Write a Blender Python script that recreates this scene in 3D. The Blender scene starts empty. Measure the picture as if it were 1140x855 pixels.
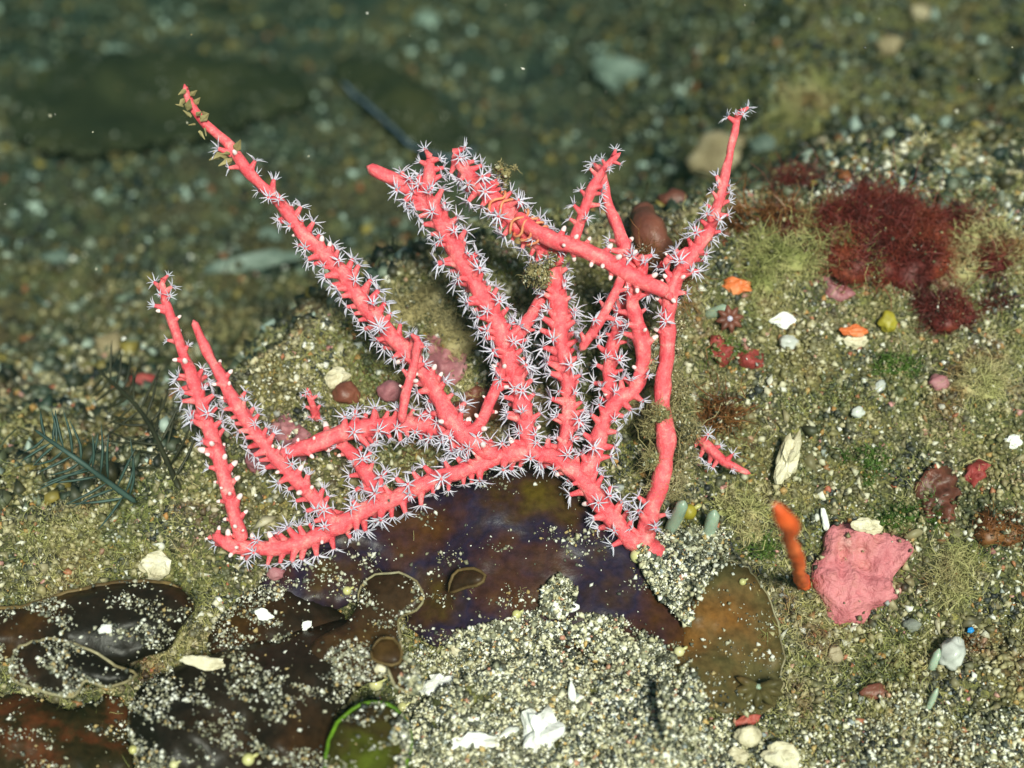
import bpy, bmesh, math, random
import numpy as np
from mathutils import Vector, Matrix, noise, geometry

# ---------------------------------------------------------------- scene, camera, light
# 1 Blender unit = 10 cm
scene = bpy.context.scene
COL = scene.collection
R = math.radians
random.seed(7); rng = np.random.default_rng(7)

PITCH = R(42.0); DIST = 2.75; HF = R(40.0)
W0, H0 = 1140.0, 855.0
FWD = np.array([0, math.cos(PITCH), -math.sin(PITCH)])
UP = np.array([0, math.sin(PITCH), math.cos(PITCH)])
RIGHT = np.array([1.0, 0, 0])
CAM = -FWD * DIST
FPX = (W0 / 2) / math.tan(HF / 2)

cam_d = bpy.data.cameras.new('camera'); cam = bpy.data.objects.new('camera', cam_d); COL.objects.link(cam)
cam.location = CAM; cam.rotation_euler = (math.pi / 2 - PITCH, 0, 0)
cam_d.sensor_width = 36; cam_d.angle = HF
cam_d.clip_start = 0.05; cam_d.clip_end = 2000
cam_d.dof.use_dof = True; cam_d.dof.focus_distance = 2.72; cam_d.dof.aperture_fstop = 1.0
scene.camera = cam

SUN_EL, SUN_AZ = R(48), R(14)          # from behind the camera, a little to the right
world = bpy.data.worlds.new('World'); scene.world = world; world.use_nodes = True
wn = world.node_tree.nodes; wl = world.node_tree.links
sky = wn.new('ShaderNodeTexSky'); sky.sky_type = 'NISHITA'; sky.sun_disc = False
sky.sun_elevation = SUN_EL; sky.sun_rotation = math.pi - SUN_AZ
wl.new(sky.outputs[0], wn['Background'].inputs[0]); wn['Background'].inputs[1].default_value = 0.05
sd = bpy.data.lights.new('sun', 'SUN'); sd.energy = 4.6; sd.angle = R(10); sd.color = (1.0, 0.89, 0.80)
sun = bpy.data.objects.new('sun', sd); COL.objects.link(sun)
sun_from = Vector((math.sin(SUN_AZ) * math.cos(SUN_EL), -math.cos(SUN_AZ) * math.cos(SUN_EL), math.sin(SUN_EL)))
sun.rotation_euler = (-sun_from).to_track_quat('-Z', 'Y').to_euler(); sun.location = sun_from * 20
vs = scene.view_settings; vs.view_transform = 'Standard'; vs.look = 'None'; vs.gamma = 1.0; vs.exposure = 0.52
scene.cycles.use_denoising = True
scene.cycles.max_bounces = 6; scene.cycles.diffuse_bounces = 3; scene.cycles.transparent_max_bounces = 8

# ---------------------------------------------------------------- numeric helpers
def hash2(ix, iy, seed):
    n = (ix.astype(np.int64) * 374761393 + iy.astype(np.int64) * 668265263 + seed * 1442695041) & 0xffffffff
    n = ((n ^ (n >> 13)) * 1274126177) & 0xffffffff
    return ((n ^ (n >> 16)) & 0xffffff) / float(0xffffff)
def vnoise(x, y, seed=0):
    x = np.asarray(x, float); y = np.asarray(y, float)
    ix = np.floor(x); iy = np.floor(y); fx = x - ix; fy = y - iy
    fx = fx * fx * (3 - 2 * fx); fy = fy * fy * (3 - 2 * fy)
    a = hash2(ix, iy, seed); b = hash2(ix + 1, iy, seed); c = hash2(ix, iy + 1, seed); d = hash2(ix + 1, iy + 1, seed)
    return (a * (1 - fx) + b * fx) * (1 - fy) + (c * (1 - fx) + d * fx) * fy
def fbm(x, y, seed=0, o=4):
    s = 0; a = .5; f = 1.0
    for i in range(o):
        s = s + a * (vnoise(x * f + 17 * i, y * f - 9 * i, seed + i) - .5); a *= .5; f *= 2.03
    return s
def sstep(a, b, x):
    t = np.clip((x - a) / (b - a), 0, 1); return t * t * (3 - 2 * t)
def ray(px, py):
    return FWD + RIGHT * ((px - W0 / 2) / FPX) + UP * ((H0 / 2 - py) / FPX)   # depth 1 along the axis
def P(px, py, d=DIST):
    return CAM + ray(px, py) * d

def near_z(y):
    return np.where(y > -.30, -.255 + .46 * (y + .2), -.255 - .046 + .26 * (y + .30))
RIDGE = []
for (px, py) in [(-900, 640), (-200, 640), (0, 622), (110, 606), (200, 560), (265, 470), (330, 398), (420, 345), (500, 318), (600, 300), (700, 285), (800, 262), (860, 262), (930, 264), (1010, 268), (1080, 278), (1140, 284), (1400, 284), (2300, 300)]:
    r = ray(px, py)
    t = (-.255 + .46 * (CAM[1] + .2) - CAM[2]) / (r[2] - .46 * r[1])
    p = CAM + r * t; RIDGE.append((p[0], p[1]))
RIDGE.sort(); RX = np.array([a for a, b in RIDGE]); RY = np.array([b for a, b in RIDGE])
def ridge_y(x): return np.interp(x, RX, RY)
def height(x, y, fine=True):
    x = np.asarray(x, float); y = np.asarray(y, float)
    yr = ridge_y(x) + .10 * fbm(x * 4, y * 4, 5, 3)
    m = near_z(np.minimum(y, yr + .05))
    far = -.44 - .20 * np.clip(y, -1, 30) + .50 * sstep(.15, 1.0, x)
    t = sstep(0, 1.0, y - yr)
    far = np.minimum(far, m)
    z = m * (1 - t) + far * t
    z = z + .11 * fbm(x * 3.1, y * 3.1, 11, 3) * (1 + t * 1.6)
    if fine: z = z + .075 * fbm(x * 11, y * 11, 23, 4)
    return z
def hit(px, py, lift=0.0, fine=True):
    """point where the sight line through a photo pixel meets the sea bed (+lift)"""
    px = np.atleast_1d(np.asarray(px, float)); py = np.atleast_1d(np.asarray(py, float))
    d = FWD[None] + RIGHT[None] * ((px - W0 / 2) / FPX)[:, None] + UP[None] * ((H0 / 2 - py) / FPX)[:, None]
    t = np.full(len(px), 2.1); done = np.zeros(len(px), bool)
    for i in range(400):
        p = CAM + d * t[:, None]
        below = p[:, 2] <= height(p[:, 0], p[:, 1], fine) + lift
        done |= below
        t = np.where(done, t, t + .02)
        if done.all(): break
    lo = t - .02; hi = t
    for i in range(12):
        mid = (lo + hi) / 2; p = CAM + d * mid[:, None]
        b = p[:, 2] <= height(p[:, 0], p[:, 1], fine) + lift
        hi = np.where(b, mid, hi); lo = np.where(b, lo, mid)
    return CAM + d * hi[:, None]
def hit1(px, py, lift=0.0): return Vector(hit(px, py, lift)[0])
def above(px, py, h):
    d = float(np.dot(hit(px, py)[0] - CAM, FWD)); return P(px, py, d - h)          # a point standing clear of the bed
def scale_at(p): return float(np.dot(np.array(p) - CAM, FWD)) / FPX       # units per photo pixel there
def gnormal(x, y):
    e = .03
    v = Vector((-(height(x + e, y, False) - height(x - e, y, False)) / (2 * e), -(height(x, y + e, False) - height(x, y - e, False)) / (2 * e), 1.0))
    return v.normalized()

# ---------------------------------------------------------------- materials
def mat(name): 
    m = bpy.data.materials.new(name); m.use_nodes = True
    return m, m.node_tree.nodes, m.node_tree.links, m.node_tree.nodes['Principled BSDF']
def ramp(nodes, stops, const=False):
    r = nodes.new('ShaderNodeValToRGB'); cr = r.color_ramp
    cr.interpolation = 'CONSTANT' if const else 'LINEAR'
    while len(cr.elements) < len(stops): cr.elements.new(.5)
    for e, (p, c) in zip(cr.elements, stops): e.position = p; e.color = (*c, 1)
    return r
def noise_node(nodes, links, scale, detail=4, rough=.6, coord='Object'):
    t = nodes.new('ShaderNodeTexCoord'); n = nodes.new('ShaderNodeTexNoise')
    n.inputs['Scale'].default_value = scale; n.inputs['Detail'].default_value = detail; n.inputs['Roughness'].default_value = rough
    links.new(t.outputs[coord], n.inputs['Vector']); return n
def world_noise(nodes, links, scale, detail=4, rough=.6):
    g = nodes.new('ShaderNodeNewGeometry'); n = nodes.new('ShaderNodeTexNoise')
    n.inputs['Scale'].default_value = scale; n.inputs['Detail'].default_value = detail; n.inputs['Roughness'].default_value = rough
    links.new(g.outputs['Position'], n.inputs['Vector']); return n
def bump(nodes, links, b, src, strength=.4, dist=.01):
    n = nodes.new('ShaderNodeBump'); n.inputs['Strength'].default_value = strength; n.inputs['Distance'].default_value = dist
    links.new(src, n.inputs['Height']); links.new(n.outputs[0], b.inputs['Normal'])
def mixc(nodes, links, fac, a, b, mode='MIX'):
    n = nodes.new('ShaderNodeMix'); n.data_type = 'RGBA'; n.blend_type = mode
    for s, i in ((fac, 0), (a, 6), (b, 7)):
        if hasattr(s, 'links') or isinstance(s, bpy.types.NodeSocket): links.new(s, n.inputs[i])
        elif i == 0: n.inputs[0].default_value = s
        else: n.inputs[i].default_value = (*s, 1)
    return n.outputs[2]
def simple(name, stops, scale=20, rough=.6, bs=.4, bd=.006, bscale=None, sss=0, trans=0, detail=5):
    m, n, l, b = mat(name)
    t = world_noise(n, l, scale, detail)
    r = ramp(n, stops); l.new(t.outputs[0], r.inputs[0]); l.new(r.outputs[0], b.inputs['Base Color'])
    b.inputs['Roughness'].default_value = rough
    t2 = world_noise(n, l, bscale or scale * 4, 3); bump(n, l, b, t2.outputs[0], bs, bd)
    if sss:
        b.inputs['Subsurface Weight'].default_value = sss; b.inputs['Subsurface Radius'].default_value = (1, .4, .3); b.inputs['Subsurface Scale'].default_value = .012
    if trans: b.inputs['Transmission Weight'].default_value = trans
    return m
def grain_mat(name, stops, tint_a, tint_b, tint=.5, rough=.55, tscale=3.0, tints=None):
    m, n, l, b = mat(name)
    g = n.new('ShaderNodeNewGeometry')
    r = ramp(n, stops, True); l.new(g.outputs['Random Per Island'], r.inputs[0])
    t = world_noise(n, l, tscale, 4, .65); tr = ramp(n, [(.36, tint_a), (.5, ((tint_a[0] + tint_b[0]) / 2, (tint_a[1] + tint_b[1]) / 2, (tint_a[2] + tint_b[2]) / 2)), (.62, tint_b)] if tints is None else tints)
    l.new(t.outputs[0], tr.inputs[0])
    t2 = world_noise(n, l, 9, 3, .6); f = ramp(n, [(.35, (0, 0, 0)), (.65, (tint * 1.6,) * 3)]); l.new(t2.outputs[0], f.inputs[0])
    c = mixc(n, l, f.outputs[0], r.outputs[0], tr.outputs[0])
    l.new(c, b.inputs['Base Color']); b.inputs['Roughness'].default_value = rough
    return m

M = {}
# sea bed under the loose grains
m, n, l, b = mat('sea_bed_mat')
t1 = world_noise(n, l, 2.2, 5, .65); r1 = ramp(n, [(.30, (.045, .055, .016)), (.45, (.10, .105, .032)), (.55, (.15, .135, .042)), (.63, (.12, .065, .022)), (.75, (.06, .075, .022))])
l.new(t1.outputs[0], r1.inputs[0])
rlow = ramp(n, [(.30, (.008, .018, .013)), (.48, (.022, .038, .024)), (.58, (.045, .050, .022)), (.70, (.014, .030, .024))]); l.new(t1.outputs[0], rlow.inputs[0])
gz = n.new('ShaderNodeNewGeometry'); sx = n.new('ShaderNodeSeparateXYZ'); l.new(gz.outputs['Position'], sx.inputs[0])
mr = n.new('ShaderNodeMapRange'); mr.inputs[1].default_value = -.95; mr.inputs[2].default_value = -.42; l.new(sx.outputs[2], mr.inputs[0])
bedc = mixc(n, l, mr.outputs[0], rlow.outputs[0], r1.outputs[0])  # low far bed darkened in its colour, standing in for light falloff
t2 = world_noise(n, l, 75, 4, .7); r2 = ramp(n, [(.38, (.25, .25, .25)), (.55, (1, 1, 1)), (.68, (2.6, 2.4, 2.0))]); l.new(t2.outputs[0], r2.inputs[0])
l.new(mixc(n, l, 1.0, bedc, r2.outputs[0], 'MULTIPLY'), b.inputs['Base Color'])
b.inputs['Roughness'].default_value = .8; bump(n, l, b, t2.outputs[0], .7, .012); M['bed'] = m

GR = [(0, (.012, .014, .015)), (.22, (.04, .045, .042)), (.40, (.10, .10, .065)), (.56, (.20, .175, .095)), (.70, (.42, .37, .23)), (.82, (.66, .62, .48)), (.90, (.80, .79, .73)), (.935, (.42, .20, .06)), (.96, (.30, .33, .33)), (.98, (.38, .10, .06)), (.99, (.55, .25, .25))]
M['grain'] = grain_mat('gravel_mat', GR, (0, 0, 0), (0, 0, 0), .38, tscale=6.0, tints=[(.32, (.04, .05, .016)), (.42, (.13, .145, .035)), (.50, (.32, .27, .09)), (.57, (.42, .35, .16)), (.63, (.20, .085, .03)), (.72, (.12, .13, .06))])
M['debris'] = grain_mat('debris_mat', [(0, (.02, .022, .02)), (.20, (.07, .065, .045)), (.42, (.17, .14, .075)), (.60, (.32, .27, .16)), (.76, (.52, .47, .34)), (.87, (.75, .72, .62)), (.93, (.30, .12, .05)), (.965, (.40, .16, .15))], (.08, .09, .025), (.25, .2, .09), .40, tscale=6)
GS = [(0, (.010, .013, .014)), (.19, (.05, .06, .055)), (.34, (.22, .22, .15)), (.48, (.46, .43, .27)), (.64, (.70, .66, .48)), (.78, (.87, .85, .75)), (.93, (.55, .36, .12)), (.96, (.25, .29, .31)), (.985, (.5, .22, .15))]
M['sand'] = grain_mat('bright_sand_mat', GS, (.3, .28, .14), (.5, .45, .27), .16)
M['dust'] = grain_mat('dust_mat', [(0, (.04, .045, .04)), (.22, (.18, .17, .11)), (.45, (.42, .40, .30)), (.72, (.74, .73, .66)), (.92, (.40, .28, .11))], (.3, .28, .16), (.5, .48, .36), .15)
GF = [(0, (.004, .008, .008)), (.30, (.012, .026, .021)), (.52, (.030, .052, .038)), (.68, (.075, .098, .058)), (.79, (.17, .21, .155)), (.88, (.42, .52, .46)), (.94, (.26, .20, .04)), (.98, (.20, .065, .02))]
M['far'] = grain_mat('far_gravel_mat', GF, (.006, .015, .011), (.15, .115, .036), .55, tscale=3.2)  # darker than the near gravel: fading light with distance put into the colour

# sea fan skin
m, n, l, b = mat('coral_mat')
t1 = world_noise(n, l, 40, 7, .75); r1 = ramp(n, [(.34, (.66, .055, .080)), (.44, (.80, .095, .120)), (.52, (.85, .130, .150)), (.59, (.88, .21, .21)), (.68, (.89, .36, .33))]); l.new(t1.outputs[0], r1.inputs[0]); l.new(r1.outputs[0], b.inputs['Base Color'])
b.inputs['Roughness'].default_value = .55; b.inputs['Subsurface Weight'].default_value = .35; b.inputs['Subsurface Radius'].default_value = (1, .3, .25); b.inputs['Subsurface Scale'].default_value = .014
t2 = world_noise(n, l, 150, 4); bump(n, l, b, t2.outputs[0], .55, .006); M['coral'] = m
m, n, l, b = mat('tentacle_mat'); b.inputs['Base Color'].default_value = (.74, .71, .89, 1); b.inputs['Roughness'].default_value = .4
b.inputs['Subsurface Weight'].default_value = .4; b.inputs['Subsurface Radius'].default_value = (.6, .6, .8); b.inputs['Subsurface Scale'].default_value = .006; b.inputs['Alpha'].default_value = .78; M['tent'] = m
m, n, l, b = mat('bud_mat'); b.inputs['Base Color'].default_value = (.85, .66, .66, 1); b.inputs['Roughness'].default_value = .4; M['bud'] = m

def blade_mat(name, stops, rough=.32, scale=5, spec=.5, alpha_trans=0.0):
    m, n, l, b = mat(name)
    t = world_noise(n, l, scale, 4, .55); r = ramp(n, stops); l.new(t.outputs[0], r.inputs[0])
    t3 = world_noise(n, l, 60, 3, .6); r3 = ramp(n, [(.35, (.75, .75, .75)), (.65, (1.25, 1.25, 1.25))]); l.new(t3.outputs[0], r3.inputs[0])
    l.new(mixc(n, l, 1.0, r.outputs[0], r3.outputs[0], 'MULTIPLY'), b.inputs['Base Color'])
    b.inputs['Roughness'].default_value = rough + .06; b.inputs['Specular IOR Level'].default_value = spec * .28
    t2 = world_noise(n, l, 26, 4); bump(n, l, b, t2.outputs[0], .25, .010)
    return m
M['purple'] = blade_mat('purple_blade_mat', [(.32, (.070, .048, .008)), (.40, (.045, .022, .013)), (.48, (.020, .014, .032)), (.54, (.042, .018, .020)), (.62, (.060, .024, .010)), (.72, (.10, .045, .010))])
M['dark'] = blade_mat('dark_blade_mat', [(.32, (.010, .008, .006)), (.48, (.018, .012, .008)), (.60, (.034, .016, .007)), (.74, (.085, .040, .008))])
M['corner'] = blade_mat('corner_blade_mat', [(.30, (.012, .012, .005)), (.45, (.030, .020, .008)), (.56, (.085, .026, .010)), (.66, (.05, .035, .010)), (.78, (.15, .06, .015))], .4, 12)
M['brown'] = blade_mat('brown_blade_mat', [(.32, (.024, .013, .007)), (.5, (.045, .024, .012)), (.62, (.075, .040, .012)), (.76, (.15, .055, .010))])
M['trans'] = blade_mat('olive_blade_mat', [(.30, (.045, .045, .022)), (.45, (.085, .068, .026)), (.56, (.12, .068, .024)), (.70, (.19, .08, .018))])
M['green_rim'] = blade_mat('green_rim_mat', [(.35, (.06, .13, .01)), (.6, (.10, .20, .012)), (.75, (.16, .22, .03))], .4, 18)
M['green_blade'] = blade_mat('green_blade_mat', [(.35, (.030, .018, .008)), (.48, (.045, .040, .008)), (.6, (.06, .075, .008)), (.75, (.09, .12, .012))], .3, 9)
M['rim'] = blade_mat('blade_rim_mat', [(.35, (.12, .09, .035)), (.5, (.24, .20, .11)), (.65, (.34, .31, .2))], .4, 14)
M['rim_brown'] = blade_mat('blade_rim_brown_mat', [(.35, (.06, .035, .015)), (.6, (.15, .10, .04))], .4, 14)
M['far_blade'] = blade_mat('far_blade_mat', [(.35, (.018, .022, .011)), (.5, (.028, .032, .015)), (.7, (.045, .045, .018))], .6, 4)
M['blue_rim'] = blade_mat('blue_rim_mat', [(.4, (.08, .12, .18)), (.6, (.15, .20, .28))], .5, 8)

M['white'] = simple('white_shell_mat', [(.3, (.55, .53, .45)), (.45, (.80, .79, .74)), (.7, (.86, .86, .83))], 16, .5, .6, .012, 45)
M['cream'] = simple('cream_shell_mat', [(.3, (.36, .30, .18)), (.5, (.62, .55, .38)), (.7, (.75, .70, .55))], 18, .5, .6, .01, 60)
M['glassy'] = simple('pale_shell_mat', [(.3, (.35, .36, .33)), (.55, (.58, .58, .54)), (.7, (.72, .72, .68))], 20, .25, .2, .005)
M['fargrey'] = simple('far_stone_mat', [(.3, (.05, .075, .06)), (.5, (.13, .17, .14)), (.7, (.26, .31, .27))], 14, .7, .6, .01)
M['greystone'] = simple('grey_stone_mat', [(.3, (.10, .11, .10)), (.5, (.22, .23, .19)), (.7, (.36, .36, .30))], 18, .7, .6, .01)
M['tan'] = simple('tan_stone_mat', [(.3, (.14, .10, .05)), (.5, (.26, .20, .11)), (.7, (.38, .31, .2))], 12, .7, .6, .01)
M['redstone'] = simple('red_brown_mat', [(.3, (.07, .022, .014)), (.5, (.15, .045, .028)), (.7, (.22, .075, .045))], 14, .5, .4, .008)
M['orange'] = simple('orange_mat', [(.3, (.55, .10, .02)), (.5, (.72, .18, .05)), (.7, (.75, .32, .14))], 20, .5, .4, .008)
M['sponge_orange'] = simple('orange_sponge_mat', [(.3, (.55, .07, .015)), (.5, (.75, .11, .02)), (.7, (.80, .17, .05))], 14, .6, .5, .01, 70)
M['sponge_red'] = simple('red_sponge_mat', [(.3, (.16, .022, .018)), (.5, (.32, .04, .038)), (.7, (.42, .10, .07))], 14, .6, .5, .01, 70)
M['yellow'] = simple('yellow_mat', [(.3, (.22, .18, .01)), (.5, (.36, .30, .03)), (.7, (.45, .38, .07))], 22, .5, .3, .006)
M['bead'] = simple('bead_mat', [(.3, (.42, .38, .12)), (.5, (.55, .52, .22)), (.7, (.62, .58, .34))], 20, .25, .1, .003)
M['pink_crust'] = simple('pink_crust_mat', [(.25, (.30, .075, .085)), (.40, (.48, .13, .15)), (.52, (.58, .19, .21)), (.62, (.50, .16, .16)), (.78, (.66, .36, .33))], 16, .65, .9, .014, 42)
M['dull_pink'] = simple('dull_pink_mat', [(.25, (.20, .07, .08)), (.5, (.34, .12, .14)), (.75, (.42, .22, .22))], 12, .6, .5, .012, 30)
M['squirt'] = simple('squirt_mat', [(.3, (.22, .30, .22)), (.5, (.34, .42, .32)), (.7, (.46, .54, .42))], 16, .3, .15, .004, sss=.4)
M['turf'] = simple('turf_mat', [(.30, (.07, .10, .022)), (.42, (.23, .245, .07)), (.52, (.42, .39, .16)), (.60, (.44, .37, .18)), (.66, (.26, .13, .04)), (.75, (.16, .18, .06))], 6.0, .8, 0)
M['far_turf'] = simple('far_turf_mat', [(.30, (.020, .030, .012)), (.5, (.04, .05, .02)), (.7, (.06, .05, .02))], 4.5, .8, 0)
M['silt'] = simple('silt_algae_mat', [(.3, (.18, .145, .055)), (.5, (.32, .265, .12)), (.7, (.44, .38, .21))], 12, .8, .6, .01)
M['green_alga'] = simple('green_alga_mat', [(.3, (.025, .06, .006)), (.5, (.06, .12, .012)), (.7, (.12, .19, .03))], 12, .6, 0)
M['red_alga'] = simple('red_alga_mat', [(.3, (.05, .006, .006)), (.5, (.13, .011, .009)), (.7, (.24, .045, .016))], 9, .6, 0)
M['brown_alga'] = simple('brown_alga_mat', [(.3, (.08, .025, .008)), (.5, (.17, .06, .016)), (.7, (.26, .13, .04))], 10, .5, 0)
M['hydroid'] = simple('hydroid_mat', [(.3, (.02, .04, .033)), (.6, (.045, .085, .072)), (.75, (.09, .14, .12))], 12, .6, 0)
M['hydroid_dark'] = simple('hydroid_dark_mat', [(.3, (.012, .013, .006)), (.6, (.035, .035, .015))], 12, .6, 0)
M['blue'] = simple('blue_mat', [(.3, (.01, .12, .45)), (.6, (.03, .28, .65))], 30, .25, 0)
M['orange_band'] = simple('orange_band_mat', [(.3, (.72, .17, .09)), (.6, (.80, .34, .17))], 40, .5, .3, .004)

# ---------------------------------------------------------------- object helpers
def tag(o, label=None, cat=None, group=None, kind=None):
    if label: o['label'] = label
    if cat: o['category'] = cat
    if group: o['group'] = group
    if kind: o['kind'] = kind
    return o
def mesh_np(name, V, F, mats, smooth=False, mi=None):
    """V (n,3), F (m,k) with constant k"""
    me = bpy.data.meshes.new(name); V = np.asarray(V, np.float32); F = np.asarray(F, np.int32); k = F.shape[1]
    me.vertices.add(len(V)); me.vertices.foreach_set('co', V.ravel())
    me.loops.add(F.size); me.loops.foreach_set('vertex_index', F.ravel())
    me.polygons.add(len(F)); me.polygons.foreach_set('loop_start', np.arange(0, F.size, k, dtype=np.int32))
    if smooth: me.polygons.foreach_set('use_smooth', np.ones(len(F), bool))
    if mi is not None: me.polygons.foreach_set('material_index', np.asarray(mi, np.int32))
    for m_ in (mats if isinstance(mats, (list, tuple)) else [mats]): me.materials.append(m_)
    me.update(calc_edges=True); me.validate(); return me
def mesh_py(name, V, F, mats, smooth=True, mi=None):
    me = bpy.data.meshes.new(name); me.from_pydata([tuple(v) for v in V], [], F)
    for m_ in (mats if isinstance(mats, (list, tuple)) else [mats]): me.materials.append(m_)
    if smooth: me.polygons.foreach_set('use_smooth', [True] * len(me.polygons))
    if mi is not None: me.polygons.foreach_set('material_index', mi)
    me.update(); return me
def obj(name, me, parent=None, loc=None):
    o = bpy.data.objects.new(name, me); COL.objects.link(o)
    if parent is not None: o.parent = parent
    if loc is not None: o.location = loc
    return o
def empty(name, loc):
    o = bpy.data.objects.new(name, None); o.empty_display_size = .05; COL.objects.link(o); o.location = loc; return o

def catmull(pts, rad, step):
    """resample a control polyline (n,3) + radii to even spacing"""
    pts = np.asarray(pts, float); rad = np.asarray(rad, float)
    a = np.vstack([2 * pts[0] - pts[1], pts, 2 * pts[-1] - pts[-2]]); ra = np.concatenate([[rad[0]], rad, [rad[-1]]])
    out = []; ro = []
    for i in range(1, len(a) - 2):
        L = np.linalg.norm(a[i + 1] - a[i]); k = max(2, int(L / step))
        for t in np.arange(k) / k:
            t2 = t * t; t3 = t2 * t
            out.append(.5 * (2 * a[i] + (a[i + 1] - a[i - 1]) * t + (2 * a[i - 1] - 5 * a[i] + 4 * a[i + 1] - a[i + 2]) * t2 + (3 * a[i] - a[i - 1] - 3 * a[i + 1] + a[i + 2]) * t3))
            ro.append(ra[i] * (1 - t) + ra[i + 1] * t)
    out.append(a[-2]); ro.append(ra[-2])
    return np.array(out), np.array(ro)
def frames(c):
    T = np.gradient(c, axis=0); T /= np.linalg.norm(T, axis=1)[:, None] + 1e-12
    n0 = np.cross(T[0], [.3, -.8, .5]); n0 /= np.linalg.norm(n0); N = [n0]
    for i in range(1, len(c)):
        v = N[-1] - T[i] * np.dot(N[-1], T[i]); N.append(v / (np.linalg.norm(v) + 1e-12))
    N = np.array(N); B = np.cross(T, N); return T, N, B
def tube(c, r, sides=8, rough=0.0, seed=0, cap=True):
    """tapered tube with rounded ends and an uneven skin -> V, F(list)"""
    T, N, B = frames(c); V = []; F = []
    rr = random.Random(seed); n = len(c)
    if cap:   # round the ends
        L = np.concatenate([[0], np.cumsum(np.linalg.norm(np.diff(c, axis=0), axis=1))])
        e = np.minimum(L / (r + 1e-9), (L[-1] - L) / (r + 1e-9)); r = r * np.sqrt(np.clip(1 - np.clip(1 - e, 0, 1) ** 2, .04, 1))
    for i in range(n):
        for k in range(sides):
            a = 2 * math.pi * k / sides
            q = r[i]
            if rough: q *= 1 + rough * noise.noise(Vector(c[i] * 38) + Vector((math.cos(a), math.sin(a), seed)))
            V.append(c[i] + (N[i] * math.cos(a) + B[i] * math.sin(a)) * q)
    for i in range(n - 1):
        for k in range(sides):
            k2 = (k + 1) % sides
            F.append((i * sides + k, i * sides + k2, (i + 1) * sides + k2, (i + 1) * sides + k))
    F.append(tuple(range(sides - 1, -1, -1))); F.append(tuple((n - 1) * sides + k for k in range(sides)))
    return V, F
def tube_obj(name, pts, rad, m, parent=None, sides=8, rough=.1, step=.008, seed=0, origin=None):
    c, r = catmull(pts, rad, step); V, F = tube(c, r, sides, rough, seed)
    o0 = np.array(origin if origin is not None else (0, 0, 0), float)
    return obj(name, mesh_py(name, [v - o0 for v in V], F, m), parent)

OCT = np.array([[1, 0, 0], [-1, 0, 0], [0, 1, 0], [0, -1, 0], [0, 0, 1], [0, 0, -1]], float)
OCF = np.array([[0, 2, 4], [2, 1, 4], [1, 3, 4], [3, 0, 4], [2, 0, 5], [1, 2, 5], [3, 1, 5], [0, 3, 5]])
def grains(name, pos, size, m, jitter=.35):
    n = len(pos); V = np.repeat(OCT[None], n, 0) + rng.normal(0, jitter * .6, (n, 6, 3))
    s = size[:, None] * np.exp(rng.normal(0, .28, (n, 3))); s = np.minimum(s, np.median(size) * 3.2); V = V * s[:, None, :]
    q = rng.normal(size=(n, 4)); q /= np.linalg.norm(q, axis=1)[:, None]; w, x, y, z = q.T
    Rm = np.stack([np.stack([1 - 2 * (y * y + z * z), 2 * (x * y - w * z), 2 * (x * z + w * y)], -1), np.stack([2 * (x * y + w * z), 1 - 2 * (x * x + z * z), 2 * (y * z - w * x)], -1), np.stack([2 * (x * z - w * y), 2 * (y * z + w * x), 1 - 2 * (x * x + y * y)], -1)], 1)
    V = np.einsum('nij,nkj->nki', Rm, V) + pos[:, None, :]
    F = OCF[None] + (np.arange(n) * 6)[:, None, None]
    return obj(name, mesh_np(name, V.reshape(-1, 3), F.reshape(-1, 3), m))

def strands(base, dirs, length, width, curl, segs=5, sd=0):
    """wandering tapered filaments: base (n,3), dirs (n,3) -> V, F(quads)"""
    r2 = np.random.default_rng(sd); n = len(base); cl = np.abs(curl)[:, None]
    side = np.cross(dirs, r2.normal(size=(n, 3))); side /= np.linalg.norm(side, axis=1)[:, None] + 1e-9
    V = np.zeros((n, segs + 1, 2, 3)); c = base.copy(); d = dirs.copy(); st = (length / segs)[:, None]
    for i in range(segs + 1):
        w = (width * (1 - .6 * i / segs))[:, None] * side
        V[:, i, 0] = c - w; V[:, i, 1] = c + w
        d = d + r2.normal(0, .75, (n, 3)) * cl; d /= np.linalg.norm(d, axis=1)[:, None] + 1e-9
        c = c + d * st
    k = np.arange(segs) * 2
    F = np.stack([k, k + 1, k + 3, k + 2], -1)[None] + (np.arange(n) * (segs + 1) * 2)[:, None, None]
    return V.reshape(-1, 3), F.reshape(-1, 4)
def unit(v): return v / (np.linalg.norm(v, axis=-1, keepdims=True) + 1e-9)

# ---------------------------------------------------------------- the sea bed (one sheet)
def graded(a, b, step, far, g=1.35):
    core = np.arange(a, b + 1e-6, step); out = [];
    s = step; x = b
    hi = []; 
    while x < far: s *= g; x += s; hi.append(x)
    s = step; x = a; lo = []
    while x > -far: s *= g; x -= s; lo.append(x)
    return np.array(lo[::-1] + list(core) + hi)
gx = graded(-1.9, 1.9, .014, 300); gy = graded(-1.1, 2.6, .014, 300)
X, Y = np.meshgrid(gx, gy); Z = height(X, Y)
nx, ny = len(gx), len(gy); idx = np.arange(nx * ny).reshape(ny, nx)
Fg = np.stack([idx[:-1, :-1], idx[:-1, 1:], idx[1:, 1:], idx[1:, :-1]], -1).reshape(-1, 4)
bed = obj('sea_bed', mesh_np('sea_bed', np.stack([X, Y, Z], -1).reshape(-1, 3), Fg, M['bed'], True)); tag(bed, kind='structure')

def on_bed(n, x0, x1, y0, y1, sink):
    x = rng.uniform(x0, x1, n); y = rng.uniform(y0, y1, n); return np.stack([x, y, height(x, y) - sink], -1)
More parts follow.
